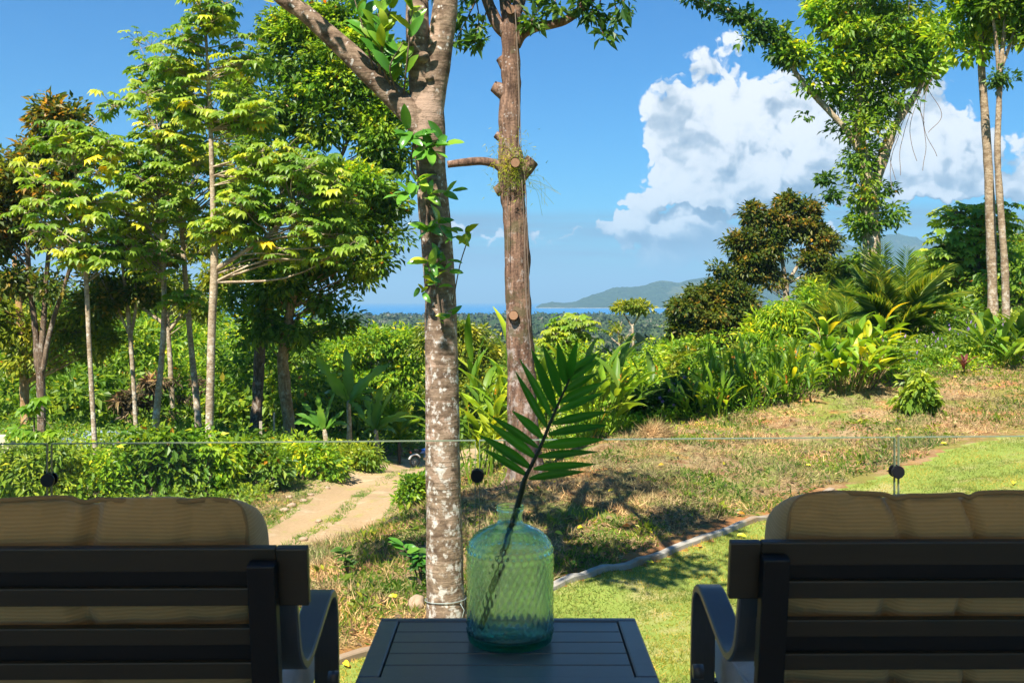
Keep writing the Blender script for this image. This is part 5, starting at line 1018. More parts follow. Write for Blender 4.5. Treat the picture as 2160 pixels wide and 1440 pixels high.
# long rootlets hanging from the right-hand limb
g = Geo(); r = np.random.default_rng(40); vb = at(1840, 640, 36)
for x0, y0, x1, y1 in ((1950, 170, 1935, 340), (1965, 150, 1975, 330), (1940, 180, 1900, 370), (1930, 200, 1945, 360), (1915, 230, 1890, 380), (1975, 150, 1950, 260), (1900, 260, 1880, 400), (1955, 180, 1960, 280)):
    A = at(x0, y0, 35.6); B = at(x1, y1, 35.4); M_ = (A+B)/2+np.array([r.normal()*0.35, 0, -0.2]); Q = spline(np.array([A, M_, B]), 24); Q[:, 0] += 0.06*vnoise(Q, 1.4, 3); g.add(*tube(Q, 0.011, 4, False))
tag(link('hanging_roots', g.mesh('hanging_roots', 'rope')), 'thin tangled aerial roots hanging right of the vine-smothered tree', 'roots', kind='stuff')
tree('slender_pale_tree', 'slender straight pale-trunked tree, left of the pair at the right edge', 28, [[(2094, 640, 10.5), (2092, 560, 10), (2088, 420, 9.5), (2080, 280, 8.5), (2071, 150, 7.5), (2068, 60, 6.5), (2066, -60, 5)]], [(2050, 30, 45, 34), (2010, 70, 36, 24), (2090, 50, 40, 34), (2060, 100, 40, 18), (2060, -60, 110, 50), (2120, 20, 40, 30)], 100, 60, 0.22, 0.44, 'leaf_bright', bk='bark_slender', seed=31, sides=14, br=0.02, frac=0.8)
tree('wavy_pale_tree', 'thin wavy pale-trunked tree, right of the pair at the right edge', 27, [[(2122, 650, 8), (2119, 560, 7.5), (2112, 460, 7), (2104, 330, 6.5), (2107, 230, 6), (2110, 150, 5.5), (2118, 70, 4), (2125, -30, 3)], [(2108, 180, 4.5), (2104, 120, 4), (2098, 60, 3), (2085, -10, 2)], [(2110, 150, 4), (2130, 95, 3.5), (2145, 50, 3), (2165, 0, 2)]], [(2140, 30, 32, 30), (2160, 80, 26, 22), (2110, 10, 36, 30), (2170, 20, 40, 50), (2130, -50, 80, 40)], 70, 60, 0.20, 0.4, 'leaf_mid', bk='bark_slender', seed=32, sides=14, br=0.02, frac=0.8,
     extra=([[(2100, 160, 22, 10), (2118, 172, 16, 10), (2092, 176, 10, 8)], 12, 40, 0.13, 0.2, 'leaf_dark'],))
cecropia('dark green cecropia with spreading tiers behind the two slender trunks', 33, [[(2066, 700, 4.5), (2065, 600, 4.2), (2062, 520, 3.6), (2058, 455, 2.6)]], [(2055, 452, 60, 10), (2020, 470, 34, 10), (2100, 475, 30, 12), (2000, 510, 36, 16), (2070, 520, 40, 18), (2020, 555, 45, 20), (1985, 550, 26, 18), (2100, 560, 36, 20)], 62, 7, 0.38, seed=33, yellow=0.02, bk='bark_brown', br=0.025)
tree('tawny_tree', 'tawny-leaved tree at the right edge behind the slender trunks', 46, [[(2150, 700, 6), (2150, 600, 5), (2145, 520, 3)]], [(2140, 540, 50, 36), (2100, 570, 45, 34), (2180, 520, 40, 40), (2150, 610, 55, 36), (2060, 590, 40, 26), (2010, 600, 40, 26), (2090, 520, 30, 22)], 190, 80, 0.22, 0.5, 'leaf_rust', seed=34, frac=0.3)
tree('dark_hill_tree', 'dark low tree on the slope left of the vine-smothered tree', 44, [[(1745, 690, 5), (1745, 640, 4), (1740, 600, 2)]], [(1735, 610, 40, 24), (1770, 620, 40, 28), (1800, 590, 30, 30), (1710, 625, 30, 20), (1785, 560, 20, 20)], 110, 80, 0.2, 0.45, 'leaf_olive', seed=35, frac=0.2)
# palm clumps with separate fronds
def palm(label, base, d, tips, seed, width=0.62, name='palm_clump', mat='leaf_palm'):
    t = thing(name, label, 'palm', base); r = np.random.default_rng(seed)
    for i, (tx, ty) in enumerate(tips):
        B = at(tx, ty, d+r.uniform(-1.2, 1.0)); A = base+np.array([r.normal()*0.15, r.normal()*0.15, 0.1+0.2*r.random()]); h = np.linalg.norm((B-A)[:2]); M1 = A+(B-A)*0.45+np.array([0, 0, 0.18*h+0.12*np.linalg.norm(B-A)])
        me = frond_mesh(np.array([A, (A+M1)/2+np.array([0, 0, 0.12*h]), M1, B]), width*(0.85+0.3*r.random()), seed*50+i, mat, base=base, n=44); link('frond', me, t)
    g = Geo(); g.add(*tube([base-np.array([0, 0, 0.2]), base+np.array([0.02, 0, 0.18]), base+np.array([0, 0, 0.35])], [0.16, 0.13, 0.07], 10, True, 0.15, seed)); link('stump', g.mesh('stump', 'bark_brown', base), t)
pb = ground_pt(*at(1890, 730, 27)[:2])
palm('large feathery palm clump in front of the vine-smothered tree', pb, 27, [(1862, 508), (1800, 560), (1775, 610), (1938, 540), (2000, 560), (2045, 612), (1825, 520), (1912, 524), (1968, 575), (1790, 660), (2030, 650), (1765, 690), (2020, 700), (1850, 575), (1935, 610), (1830, 630), (1985, 640), (1900, 570), (1815, 590), (1880, 640), (1950, 680)], 3, 0.70)
palm('lower feathery palm left of the large palm clump', ground_pt(*at(1770, 740, 29)[:2]), 29, [(1735, 600), (1700, 640), (1780, 590), (1830, 650), (1720, 690), (1800, 700), (1760, 640), (1690, 690), (1840, 690)], 4, 0.6)
palm('small yellowish palm beside the banana plants', ground_pt(*at(845, 975, 36)[:2]), 36, [(885, 880), (860, 850), (820, 850), (880, 920), (800, 880), (840, 835), (870, 945)], 5, 0.5, mat='leaf_bright')
# ------------------------------------------------------------------ banana and other big-leaved plants
def banana(label, base, d, tips, seed, r0=0.09, leaves=BANANA, trunk_top=None, name='banana_plant', wscale=1.0, bk='bark_pale'):
    r = np.random.default_rng(seed); t = thing(name, label, 'banana plant', base); top = at(*trunk_top, d); g = Geo(); g.add(*tube(spline(np.array([base-np.array([0, 0, 0.1]), (base+top)/2+np.array([0.03, 0, 0]), top]), 10), np.linspace(r0*1.25, r0*0.7, 10), 10, True, 0.1, seed)); link('trunk', g.mesh('trunk', bk, base), t)
    for i, (tx, ty) in enumerate(tips):
        B = at(tx, ty, d+r.uniform(-0.5, 0.35)); v = B-top; L = np.linalg.norm(v)*1.06; up = v[2]/L; me = leaves[0 if up > 0.6 else (1 if up > 0.0 else 2)]
        dv = norm(v+np.array([0, 0, (0.05 if up > 0.6 else 0.35 if up > 0 else 0.75)*L])); leaf_obj(t, me, top+dv*0.04, dv, norm(np.array([r.normal()*0.45, -0.75, 0.75])), L, base)
    return t
banana('tallest banana plant with one upright leaf beside the dirt track', ground_pt(*at(735, 985, 33)[:2]), 33, [(733, 742), (668, 762), (822, 780), (700, 800), (780, 870), (668, 850), (790, 830), (750, 900)], 1, trunk_top=(735, 845))
banana('short banana plant left of the tallest banana plant', ground_pt(*at(688, 965, 32)[:2]), 32, [(668, 838), (700, 830), (640, 850), (625, 880), (612, 925), (735, 915), (660, 930), (720, 870)], 2, trunk_top=(684, 905))
banana('spreading banana plant right of the tallest banana plant', ground_pt(*at(795, 985, 34)[:2]), 34, [(820, 830), (770, 840), (855, 880), (750, 880), (840, 910), (800, 820), (775, 925), (830, 940), (860, 910), (785, 850)], 3, trunk_top=(792, 905))
b_ = ground_pt(*at(2105, 735, 24)[:2]); clump('broad_leaved_clump', 'broad-leaved dark green clump under the two slender trunks at the right edge', b_, 44, [BANANA[0], BANANA[1], strap_leaf('leaf_fresh', 22, 0.13, 0.5, 0.3, 0.2, 16), strap_leaf('leaf_dark', 21, 0.16, 0.3, 0.3, 0.2, 14)], 0.78, 1.1, 0.9, 147, stem_h=0.85, foot=0.5, per=5)
b_, d_ = ground_at(1793, 822); clump('shell_ginger', 'bright yellow-green ginger clump at the top of the dry slope', b_, 150, GING, 0.58, 1.15, 1.0, 41, stem_h=1.35, foot=0.5, front=0.15, stemmat='straw', per=5)
b_, d_ = ground_at(1640, 852); clump('heliconia_bed', 'reedy heliconia bed with orange flowers left of the yellow ginger', b_+np.array([0, 0.5, 0]), 170, HELD, 0.55, 1.2, 0.75, 42, stem_h=0.95, foot=1.0, flowers=0.35)
b_, d_ = ground_at(1535, 880); clump('heliconia_bed', 'lower reedy heliconia bed where the dry slope meets the dark shrubs', b_+np.array([0, 0.4, 0]), 130, HELD, 0.5, 1.15, 0.8, 43, stem_h=0.75, foot=0.9, flowers=0.2)
b_, d_ = ground_at(1005, 1000); b_ = ground_pt(*at(1003, 990, 20.5)[:2]); clump('heliconia_clump', 'tall green heliconia clump filling the gap beside the forked trunk', b_, 90, HELI, 0.75, 1.3, 0.55, 44, stem_h=1.75, foot=0.45, flowers=0.2, per=5)
b_ = ground_pt(*at(1060, 980, 22)[:2]); clump('heliconia_clump', 'dark heliconia clump just left of the pruned trunk', b_, 50, HELD, 1.0, 1.4, 0.5, 45, stem_h=2.1, foot=0.35, per=4)
b_ = ground_pt(*at(1230, 955, 20)[:2]); clump('heliconia_clump', 'wide green heliconia clump behind the palm frond', b_, 130, HELI, 0.8, 1.1, 0.95, 46, stem_h=1.45, foot=0.75, per=5, flowers=0.1)
b_ = ground_pt(*at(2032, 752, 23)[:2]); clump('red_cordyline', 'small red-leaved cordyline in the groundcover at right', b_, 11, REDS, 0.34, 1.2, 0.9, 47, stem_h=0.28, foot=0.05, per=11, stemmat='leaf_red')
shrub('flowering_shrub', 'dark leafy shrub with pale mauve flowers beside the dry heap', ground_pt(*at(1370, 900, 22)[:2]), [(1350, 855, 34, 32), (1400, 850, 36, 34), (1435, 830, 34, 36), (1370, 880, 30, 20), (1450, 870, 36, 26)], 22.3, 120, 60, 0.115, 0.26, 'leaf_dark', 48, flowers=('flower_mauve', 24, 0.05), nst=14)
b_, d_ = ground_at(1940, 868); shrub('small_leafy_shrub', 'small fresh green shrub alone on the dry slope at right', b_, [(1940, 820, 30, 22), (1925, 840, 24, 18), (1955, 842, 24, 18), (1938, 800, 18, 14)], d_, 46, 22, 0.17, 0.16, 'leaf_fresh', 49, droop=0.7, nst=10, stemr=0.010)
# ------------------------------------------------------------------ roadside shrubs on the left
for nm, lab, px, py, lobes, d, cl, per, lf, mat, sd in (
        ('ferny_shrub', 'bright ferny shrub at the lower left corner of the garden', 60, 1075, [(20, 1020, 60, 40), (90, 1020, 60, 42), (60, 990, 60, 30), (140, 1040, 40, 30), (30, 965, 30, 18), (120, 962, 24, 20)], 23.5, 150, 60, 0.15, 'leaf_fresh', 61),
        ('ferny_shrub', 'bright ferny shrub under the leftmost slender cecropia', 200, 1075, [(190, 1020, 55, 42), (240, 1030, 45, 36), (160, 1000, 45, 30), (220, 990, 40, 26), (185, 965, 22, 22)], 24.2, 130, 54, 0.15, 'leaf_bright', 62),
        ('broad_shrub', 'darker droopy-leaved shrub in the middle of the roadside thicket', 320, 1055, [(300, 985, 48, 45), (350, 985, 48, 46), (280, 1020, 40, 34), (370, 1020, 36, 30), (320, 950, 40, 26), (290, 928, 22, 20), (355, 935, 20, 22)], 25.0, 150, 60, 0.20, 'leaf_mid', 63),
        ('leafy_shrub', 'bright leafy shrub right of the droopy-leaved one', 430, 1050, [(420, 1000, 45, 40), (460, 1010, 40, 32), (400, 965, 36, 28), (470, 970, 36, 26), (425, 940, 20, 26)], 25.5, 120, 60, 0.16, 'leaf_bright', 64),
        ('leafy_shrub', 'low leafy shrub in front of the dark tree trunk', 540, 1040, [(530, 995, 42, 32), (500, 965, 40, 28), (570, 985, 40, 30), (540, 1015, 40, 22), (520, 940, 22, 22)], 26.5, 110, 50, 0.17, 'leaf_mid', 65),
        ('leafy_shrub', 'low leafy shrub in front of the ochre trunk', 640, 1010, [(630, 975, 45, 28), (670, 970, 40, 28), (610, 990, 36, 22), (690, 990, 30, 18), (640, 950, 20, 18)], 28.5, 120, 60, 0.15, 'leaf_bright', 66),
        ('leafy_shrub', 'low leafy shrub at the foot of the banana plants', 740, 990, [(730, 970, 36, 20), (765, 965, 36, 20), (700, 975, 24, 18)], 30.5, 80, 60, 0.15, 'leaf_fresh', 67)):
    b_, d_ = ground_at(px, py); shrub(nm, lab, b_, lobes, d, cl, int(per*0.85), lf*1.1, 0.46, mat, sd, droop=0.5, nst=24, group='roadside thicket')
b_, d_ = ground_at(868, 1060); d_ = min(d_, 19.0); b_ = ground_pt(*at(868, 1060, d_)[:2]); shrub('lime_shrub', 'lime green small-leaved shrub at the edge of the track beside the trunk', b_, [(872, 1030, 26, 22), (890, 1015, 18, 18), (855, 1048, 22, 14)], d_, 70, 34, 0.10, 0.15, 'leaf_lime', 70, nst=14)
def sapling(label, px, py, d, tops, leaves, L, seed, name='sapling', cat='sapling', group=None, n=12):
    base = ground_pt(*at(px, py, d)[:2]); t = thing(name, label, cat, base, group); r = np.random.default_rng(seed); g = Geo()
    for tx, ty in tops:
        B = at(tx, ty, d); Q = spline(np.array([base, (base+B)/2+np.array([r.normal()*0.03, 0, 0.05]), B]), 10); g.add(*tube(Q, np.linspace(0.012, 0.005, 10)*max(1, L*2), 5))
        for i in range(n):
            p = Q[3+r.integers(7)]; a = r.random()*6.283; dv = norm(np.array([math.cos(a), math.sin(a)*0.8-0.3, 0.1+0.5*r.random()])); leaf_obj(t, leaves[r.integers(len(leaves))], p, dv, norm(np.array([0, -0.5, 0.8])+rand_unit(1, r)[0]*0.4), L*(0.7+0.5*r.random()), base)
    link('stems', g.mesh('stems', 'twig', base), t)['kind'] = 'stuff'; return t
b_, d_ = ground_at(888, 1240); sapling('dark-leaved sapling on the bank left of the lichen-blotched trunk', 888, 1238, d_, [(850, 1150), (880, 1160), (895, 1185), (868, 1175)], DARKL+FIG[:2], 0.16, 71, n=12)
b_, d_ = ground_at(735, 1215); sapling('small dark sapling on the crest of the bank above the track', 735, 1213, d_, [(722, 1152), (730, 1160), (742, 1178)], DARKL, 0.14, 72, n=8)
for lab, px, py, d, tops, n, sz in (('lime green cecropia sapling in front of the rust-tinged tree', 72, 1010, 25.5, [(40, 905), (72, 918), (112, 905), (60, 862), (88, 845), (30, 915), (100, 930)], 4, 0.34), ('short lime cecropia sapling beside the left glass joint', 92, 1040, 24, [(88, 985), (100, 980)], 4, 0.20), ('tiny lime cecropia sapling below the tallest cecropia', 437, 1020, 25, [(437, 945), (446, 952)], 4, 0.24)):
    base = ground_pt(*at(px, py, d)[:2]); t = thing('cecropia_sapling', lab, 'sapling', base); g = Geo(); r = np.random.default_rng(px); hub = at(px, min(q[1] for q in tops)+20, d); g.add(*tube(np.array([base, (base+hub)/2, hub]), [0.03, 0.025, 0.018], 6))
    for tx, ty in tops:
        B = at(tx, ty, d+r.uniform(-0.3, 0.3)); g.add(*tube(np.array([hub-np.array([0, 0, 0.2]), (hub+B)/2+np.array([0, 0, 0.05]), B]), 0.010, 4))
        for i in range(n): leaf_obj(t, CECL[0], B+ball(1, r)[0]*0.12, norm(np.array([r.normal(), r.normal()-0.4, -0.1])), norm(np.array([0, -0.25, 1])+rand_unit(1, r)[0]*0.3), sz*2*(0.7+0.4*r.random()), base)
    link('stem', g.mesh('stem', 'twig', base), t)
# ------------------------------------------------------------------ woods and undergrowth that read as one mass
def mass(name, label, cat, spots, mat, seed, leaf, per, rc_rel=0.30, tmpl=LEAF_V):
    """spots: rows of (X, Y, Z centre, radius)"""
    r = np.random.default_rng(seed); g = Geo()
    for X, Y, Z, R in spots:
        n = max(6, int(26*(R/2.5)**1.2)); C = np.array([X, Y, Z])+rand_unit(n, r)*(0.45+0.5*r.random((n, 1)))*np.array([R, R, R*0.8]); O = norm(C-np.array([X, Y, Z])); g.add(*leaf_cloud(C, O, per, R*rc_rel, leaf*(0.8+0.4*r.random()), r, tmpl))
    tag(link(name, g.mesh(name, mat, (0, 0, 0), False)), label, cat, kind='stuff')
r = np.random.default_rng(101)
def px_spots(n, x0, x1, y0, y1, d0, d1, R0, R1):
    out = []
    for i in range(n):
        d = r.uniform(d0, d1); p = at(r.uniform(x0, x1), r.uniform(y0, y1), d); R = r.uniform(R0, R1); zg = float(gz(p[:1], p[1:2])[0]); out.append((p[0], p[1], max(p[2], zg+R*0.5), R))
    return out
mass('background_wood', 'dense green wood filling the slope behind the left-hand grove', 'wood', px_spots(22, 280, 660, 690, 880, 46, 62, 1.4, 2.6), 'leaf_bright', 1, 0.27, 50)
mass('dark_wood', 'darker trees further back in the left-hand wood', 'wood', px_spots(34, -120, 420, 630, 760, 66, 90, 2.5, 4.0)+px_spots(26, -120, 300, 720, 900, 42, 58, 1.6, 2.8)+px_spots(16, 300, 680, 720, 910, 40, 50, 1.2, 2.0)+px_spots(30, -100, 900, 850, 945, 38, 48, 1.0, 1.8), 'leaf_mid', 2, 0.31, 44)
mass('dry_brush', 'dry brown brush hanging in the shade of the left-hand wood', 'brush', px_spots(5, 260, 400, 800, 900, 37, 40, 0.4, 0.7), 'dry_leaf', 3, 0.28, 46, tmpl=SLIM_V)
mass('valley_wood', 'sunlit treetops dropping into the valley beyond the pruned tree', 'wood', px_spots(46, 960, 1240, 800, 900, 44, 80, 1.6, 3.0)+px_spots(20, 880, 1060, 745, 830, 70, 100, 2.0, 3.0), 'leaf_olive', 4, 0.28, 40)
mass('hillside_brush', 'yellow-green brush covering the slope below the headland', 'brush', px_spots(70, 1190, 1500, 760, 880, 32, 62, 0.8, 1.6)+px_spots(12, 1400, 1480, 700, 760, 60, 75, 1.0, 1.8), 'leaf_bright', 5, 0.175, 50)
mass('slope_brush', 'green brush behind the palms and reeds on the right-hand slope', 'brush', px_spots(30, 1740, 2220, 690, 770, 28, 38, 0.7, 1.2)+px_spots(26, 1440, 1760, 760, 840, 25, 32, 0.5, 0.9)+px_spots(24, 1990, 2260, 560, 680, 30, 45, 1.0, 1.6), 'leaf_mid', 6, 0.17, 56)
# creeping groundcover with mauve spikes at the top of the slope
def gmass(name, label, n, xr, yr, cond, mat, leaf, hmax, seed, tmpl=LEAF_V, per=7, rc=0.12):
    r = np.random.default_rng(seed); X = r.uniform(*xr, n); Y = r.uniform(*yr, n); kk = cond(X, Y); X, Y = X[kk], Y[kk]; Z = gz(X, Y)+hmax*r.random(len(X))**1.3
    C = np.stack([X, Y, Z], -1); g = Geo(); g.add(*leaf_cloud(C, np.tile([0, -0.2, 1.0], (len(C), 1)), per, rc, leaf, r, tmpl)); return tag(link(name, g.mesh(name, mat, (0, 0, 0), False)), label, 'groundcover', kind='stuff'), C
_, CC = gmass('creeping_groundcover', 'creeping green groundcover under the palms at the top of the slope', 5800, (7.5, 17), (23.2, 28.5), lambda X, Y: Y > 23.4+0.12*(X-8)+0.5*np.sin(X*1.3), 'leaf_fresh', 0.10, 0.55, 81)
r = np.random.default_rng(82); n = 420; P = CC[r.choice(len(CC), n)]+np.array([0, 0, 0.10]); g = Geo(); g.add(*scatter(LEAF_V, LEAF_F, P, frames(norm(rand_unit(n, r)*0.4+np.array([0, 0, 1.0])), rand_unit(n, r)), 0.11))
tag(link('flower_spikes', g.mesh('flower_spikes', 'flower_mauve', (0, 0, 0), False)), 'tiny mauve flower spikes dotted over the groundcover', 'flowers', kind='stuff')
gmass('roadside_herbs', 'low bright herbs spilling onto the edge of the dirt track', 5200, (-15, -3.2), (22, 35), lambda X, Y: (road_dist(X, Y) > 2.3) & (X < -5.6+0.12*(Y-22)), 'leaf_fresh', 0.12, 0.30, 83)
gmass('forest_herbs', 'low shaded herbs under the grove', 4200, (-24, 2), (28, 46), lambda X, Y: road_dist(X, Y) > 1.9, 'leaf_mid', 0.16, 0.45, 84)
gmass('slope_herbs', 'low herbs along the foot of the reeds and shrubs', 4200, (1.5, 13), (19.5, 27), lambda X, Y: Y > 20.25+0.30*(X-2)+0.3*np.sin(X*2.1)+0.15*np.maximum(0, X-8), 'leaf_bright', 0.10, 0.30, 85)

# ------------------------------------------------------------------ grass and litter
def in_view(X, Y, m=0.06): return np.abs(X/Y) < 0.53+m
def blades(name, label, n, xr, yr, cond, mat, L, wd, seed, lean=0.5, tmpl=BLADE_V, F=BLADE_F, lift=0.0, cat='grass', patch=None):
    r = np.random.default_rng(seed); u = r.random(n); Y = yr[0]*(yr[1]/yr[0])**u; X = r.uniform(*xr, n); kk = cond(X, Y) & in_view(X, Y)
    if patch: kk &= (vnoise(np.stack([X, Y, X*0], -1), patch[0], patch[1])+0.5*vnoise(np.stack([X, Y, X*0], -1), patch[0]*2.7, patch[1]+3)+0.35*r.normal(size=n)) > patch[2]
    X, Y = X[kk], Y[kk]; m = len(X); P = np.stack([X, Y, gz(X, Y)+lift], -1); d = norm(rand_unit(m, r)*lean+np.array([0, 0, 1.0-0.75*min(lean, 1.2)/1.2*0.9])); d[:, 2] = np.abs(d[:, 2])
    nn = norm(rand_unit(m, r)*0.7+np.array([0, -0.8, 0.5])); s = np.stack([np.full(m, wd)*(0.7+0.6*r.random(m)), L*(0.5+0.8*r.random(m))*(0.75+0.5*np.clip(vnoise(P, 1.7, seed)+0.6*vnoise(P, 6.0, seed+1)+0.3, -0.4, 1.2)), np.full(m, L)], -1)
    V = np.asarray(tmpl, float)/np.array([0.12 if tmpl is BLADE_V else 0.46, 1, 1]); g = Geo(); g.add(*scatter(V, F, P, frames(d, nn), s)); return tag(link(name, g.mesh(name, mat, (0, 0, 0), False)), label, cat, kind='stuff')
on_lawn = lambda X, Y: Y < lawn_edge(X)-0.05
on_bank = lambda X, Y: (Y > lawn_edge(X)+0.14+0.42*(0.5+0.5*vnoise(np.stack([X, Y, X*0], -1), 2.3, 77))) & (road_dist(X, Y) > 1.35)
blades('lawn_grass', 'short mown grass of the lawn in front of the terrace', 330000, (-4, 12), (7.2, 21), on_lawn, 'grass', 0.055, 0.0075, 201, 0.9)
blades('dry_grass', 'dry straw and cut grass strewn over the bank', 250000, (-8, 15), (8.6, 26), on_bank, 'straw', 0.14, 0.0095, 202, 2.6, lift=0.012, patch=(0.9, 40, -0.35))
blades('bank_weeds', 'patches of short green weeds on the dry bank', 190000, (-8, 15), (9, 26), on_bank, 'grass_wild', 0.10, 0.020, 203, 1.1, LEAF_V, LEAF_F, patch=(0.7, 44, 0.12))
blades('track_grass', 'thin grass growing on the verge and crown of the dirt track', 120000, (-12, -1.5), (12, 34), lambda X, Y: (road_dist(X, Y) < 5) & ((road_dist(X, Y) > 1.15) | (road_dist(X, Y) < 0.20)) & (Y > lawn_edge(X)+2.2), 'grass_wild', 0.11, 0.013, 204, 1.0, patch=(0.7, 48, -0.15))
r = np.random.default_rng(205); n = 5200; Yv = 9*(26/9)**r.random(n); Xv = r.uniform(-6, 14, n); kk = on_bank(Xv, Yv) & in_view(Xv, Yv); Xv, Yv = Xv[kk], Yv[kk]; n = len(Xv); P = np.stack([Xv, Yv, gz(Xv, Yv)+0.03], -1); g = Geo(); dh = rand_unit(n, r); dh[:, 2] *= 0.3
g.add(*scatter(LEAF_V*np.array([1, 1, 1.2]), LEAF_F, P, frames(norm(dh), norm(rand_unit(n, r)*0.5+np.array([0, 0, 1.0]))), 0.06+0.07*r.random(n))); tag(link('leaf_litter', g.mesh('leaf_litter', 'dry_leaf', (0, 0, 0), False)), 'brown dead leaves littering the bank', 'leaf litter', kind='stuff')
r = np.random.default_rng(209); n = 620; Yv = 9*(25/9)**r.random(n); Xv = r.uniform(-6, 13, n); kk = on_bank(Xv, Yv) & in_view(Xv, Yv) & (vnoise(np.stack([Xv, Yv, Xv*0], -1), 0.7, 44) > -0.15); C = np.stack([Xv[kk], Yv[kk], gz(Xv[kk], Yv[kk])+0.05], -1); g = Geo(); g.add(*leaf_cloud(C, np.tile([0, -0.2, 1.0], (len(C), 1)), 13, 0.10, 0.09, r))
tag(link('bank_tufts', g.mesh('bank_tufts', 'leaf_olive', (0, 0, 0), False)), 'small leafy weed tufts dotted over the dry bank', 'weeds', kind='stuff')
# single bright fallen leaves one can pick out
fl = strap_leaf('fallen_leaf', 3, 0.24, 0.5, 0.5, 0, 6)
for i, (px, py) in enumerate(((820, 1268), (797, 1286), (725, 1405), (1170, 1130), (1228, 1118), (1330, 1115), (1370, 1195), (1378, 1196), (1240, 1085), (1296, 1040), (1135, 1038), (1500, 1058), (1555, 1088), (1462, 1095), (1525, 985), (1700, 985), (1475, 1160), (1485, 1265), (1400, 985), (1615, 935), (1900, 910), (2105, 815), (2012, 800), (2140, 1022), (1985, 940), (1255, 925), (1168, 1020), (1555, 1135), (1205, 1190), (1870, 995))):
    p, d = ground_at(px, py); a = rng.random()*6.283; o = leaf_obj(None, fl, p+np.array([0, 0, 0.035]), norm(np.array([math.cos(a), math.sin(a), 0.25])), norm(np.array([rng.normal()*0.3, -0.6, 1.0])), 0.085+0.05*rng.random(), np.zeros(3), 'fallen_leaf')
    lw = p[1] < lawn_edge(p[0]); tag(o, 'single yellow fallen leaf lying on the mown lawn' if lw else 'single yellow-orange fallen leaf lying on the dry bank', 'fallen leaf', 'fallen leaves on the lawn' if lw else 'fallen leaves on the bank')
# stones
def rock(name, label, p, s, seed, cat='stone', group=None):
    V, F = lumps(3); V = V*(1+0.22*fbm(V, 1.4, 3, seed)[:, None])*np.asarray(s); me = make_mesh(name, V, [F], 'stone'); o = link(name, me, None, tuple(p)); return tag(o, label, cat, group)
p, d = ground_at(878, 1282); rock('boulder', 'tan boulder half sunk in the bank beside the lichen-blotched trunk', p+np.array([0, 0, 0.03]), (0.085, 0.08, 0.085), 1)
p, d = ground_at(775, 985); rock('boulder', 'pale stone at the far edge of the dirt track', p+np.array([0, 0, 0.05]), (0.20, 0.15, 0.12), 2)
for i, (px, py) in enumerate(((615, 1068), (640, 1058), (600, 1078), (655, 1045), (690, 1030), (610, 1050), (672, 1100), (640, 1140))):
    p, d = ground_at(px, py); s = 0.05+0.05*rng.random(); rock('stone', 'small pale stone on the verge of the dirt track', p+np.array([0, 0, s*0.3]), (s*1.3, s, s*0.7), 10+i, group='stones on the track verge')
# fallen stick and dry heap
p1, _ = ground_at(812, 1112); p2, _ = ground_at(850, 1098); g = Geo(); q = spline(np.array([p1+[0, 0, 0.03], (p1+p2)/2+[0, 0, 0.08], p2+[0, 0, 0.05]]), 10); g.add(*tube(q, np.linspace(0.03, 0.018, 10), 7, True, 0.15)); tag(link('fallen_stick', g.mesh('fallen_stick', 'twig')), 'weathered stick lying on the crest of the bank', 'stick')
b_, d_ = ground_at(1380, 925); r = np.random.default_rng(207); n = 2600; u = rand_unit(n, r); u[:, 2] = np.abs(u[:, 2]); P = b_+u*np.array([0.30, 0.26, 0.24])*(0.7+0.3*r.random((n, 1))); g = Geo(); g.add(*scatter(BLADE_V/np.array([0.12, 1, 1]), BLADE_F, P, frames(norm(rand_unit(n, r)+np.array([0.5, 0, 0.0])), u), np.stack([np.full(n, 0.009), 0.22*(0.5+r.random(n)), np.full(n, 0.2)], -1)))
hp = tag(link('dry_heap', g.mesh('dry_heap', 'straw', b_, False), None, tuple(b_)), 'rounded heap of dry cut grass below the flowering shrub', 'heap', kind='thing')
# ------------------------------------------------------------------ posts, shed and motorbike at the end of the track
def post(label, px, py, d, h, w_, mat, sq=True):
    b = ground_pt(*at(px, py, d)[:2]); t = link('fence_post', box_mesh('fence_post', (w_, w_, h+0.3), 0.008, mat), None, (b[0], b[1], b[2]+h/2-0.15)); t.rotation_euler = (0.02, 0.03*math.sin(px), 0.3); return tag(t, label, 'post')
post('square black post at the end of the dirt track', 842, 985, 33.5, 0.78, 0.10, 'black_metal'); post('pale wooden fence post left of the ochre trunk', 550, 960, 32, 0.75, 0.09, 'post_wood'); post('thin grey fence post behind the short banana plant', 578, 955, 33, 1.05, 0.06, 'post_wood')
SD = 28.5; sb = ground_pt(*at(60, 990, SD)[:2]); zr = at(0, 956, SD)[2]
shed = thing('shed', 'low shed with blue-grey metal roof at the far left beyond the shrubs', 'shed', sb); X0 = at(-60, 950, SD)[0]-sb[0]; X1 = at(245, 950, SD)[0]-sb[0]; zt = zr-sb[2]
box('wall', X0+0.1, X1-0.1, 0.2, 2.4, -0.5, zt-0.03, 'cream_wall', shed, 0.0)
nsh = 9
for i in range(nsh):
    a = X0+(X1-X0)*i/nsh; b = X0+(X1-X0)*(i+1)/nsh; nn_ = 13; xs = np.linspace(a, b-0.012, nn_); zz = 0.018*np.cos(np.linspace(0, 6*np.pi, nn_)); ya, yb = -0.15, 2.7
    V = np.concatenate([np.stack([xs, np.full(nn_, ya), zt+zz], -1), np.stack([xs, np.full(nn_, yb), zt+0.30+zz], -1)]); q = np.arange(nn_-1); link('roof_sheet', make_mesh('roof_sheet', V, [np.stack([q, q+1, q+1+nn_, q+nn_], -1)], 'blue_roof', True), shed)
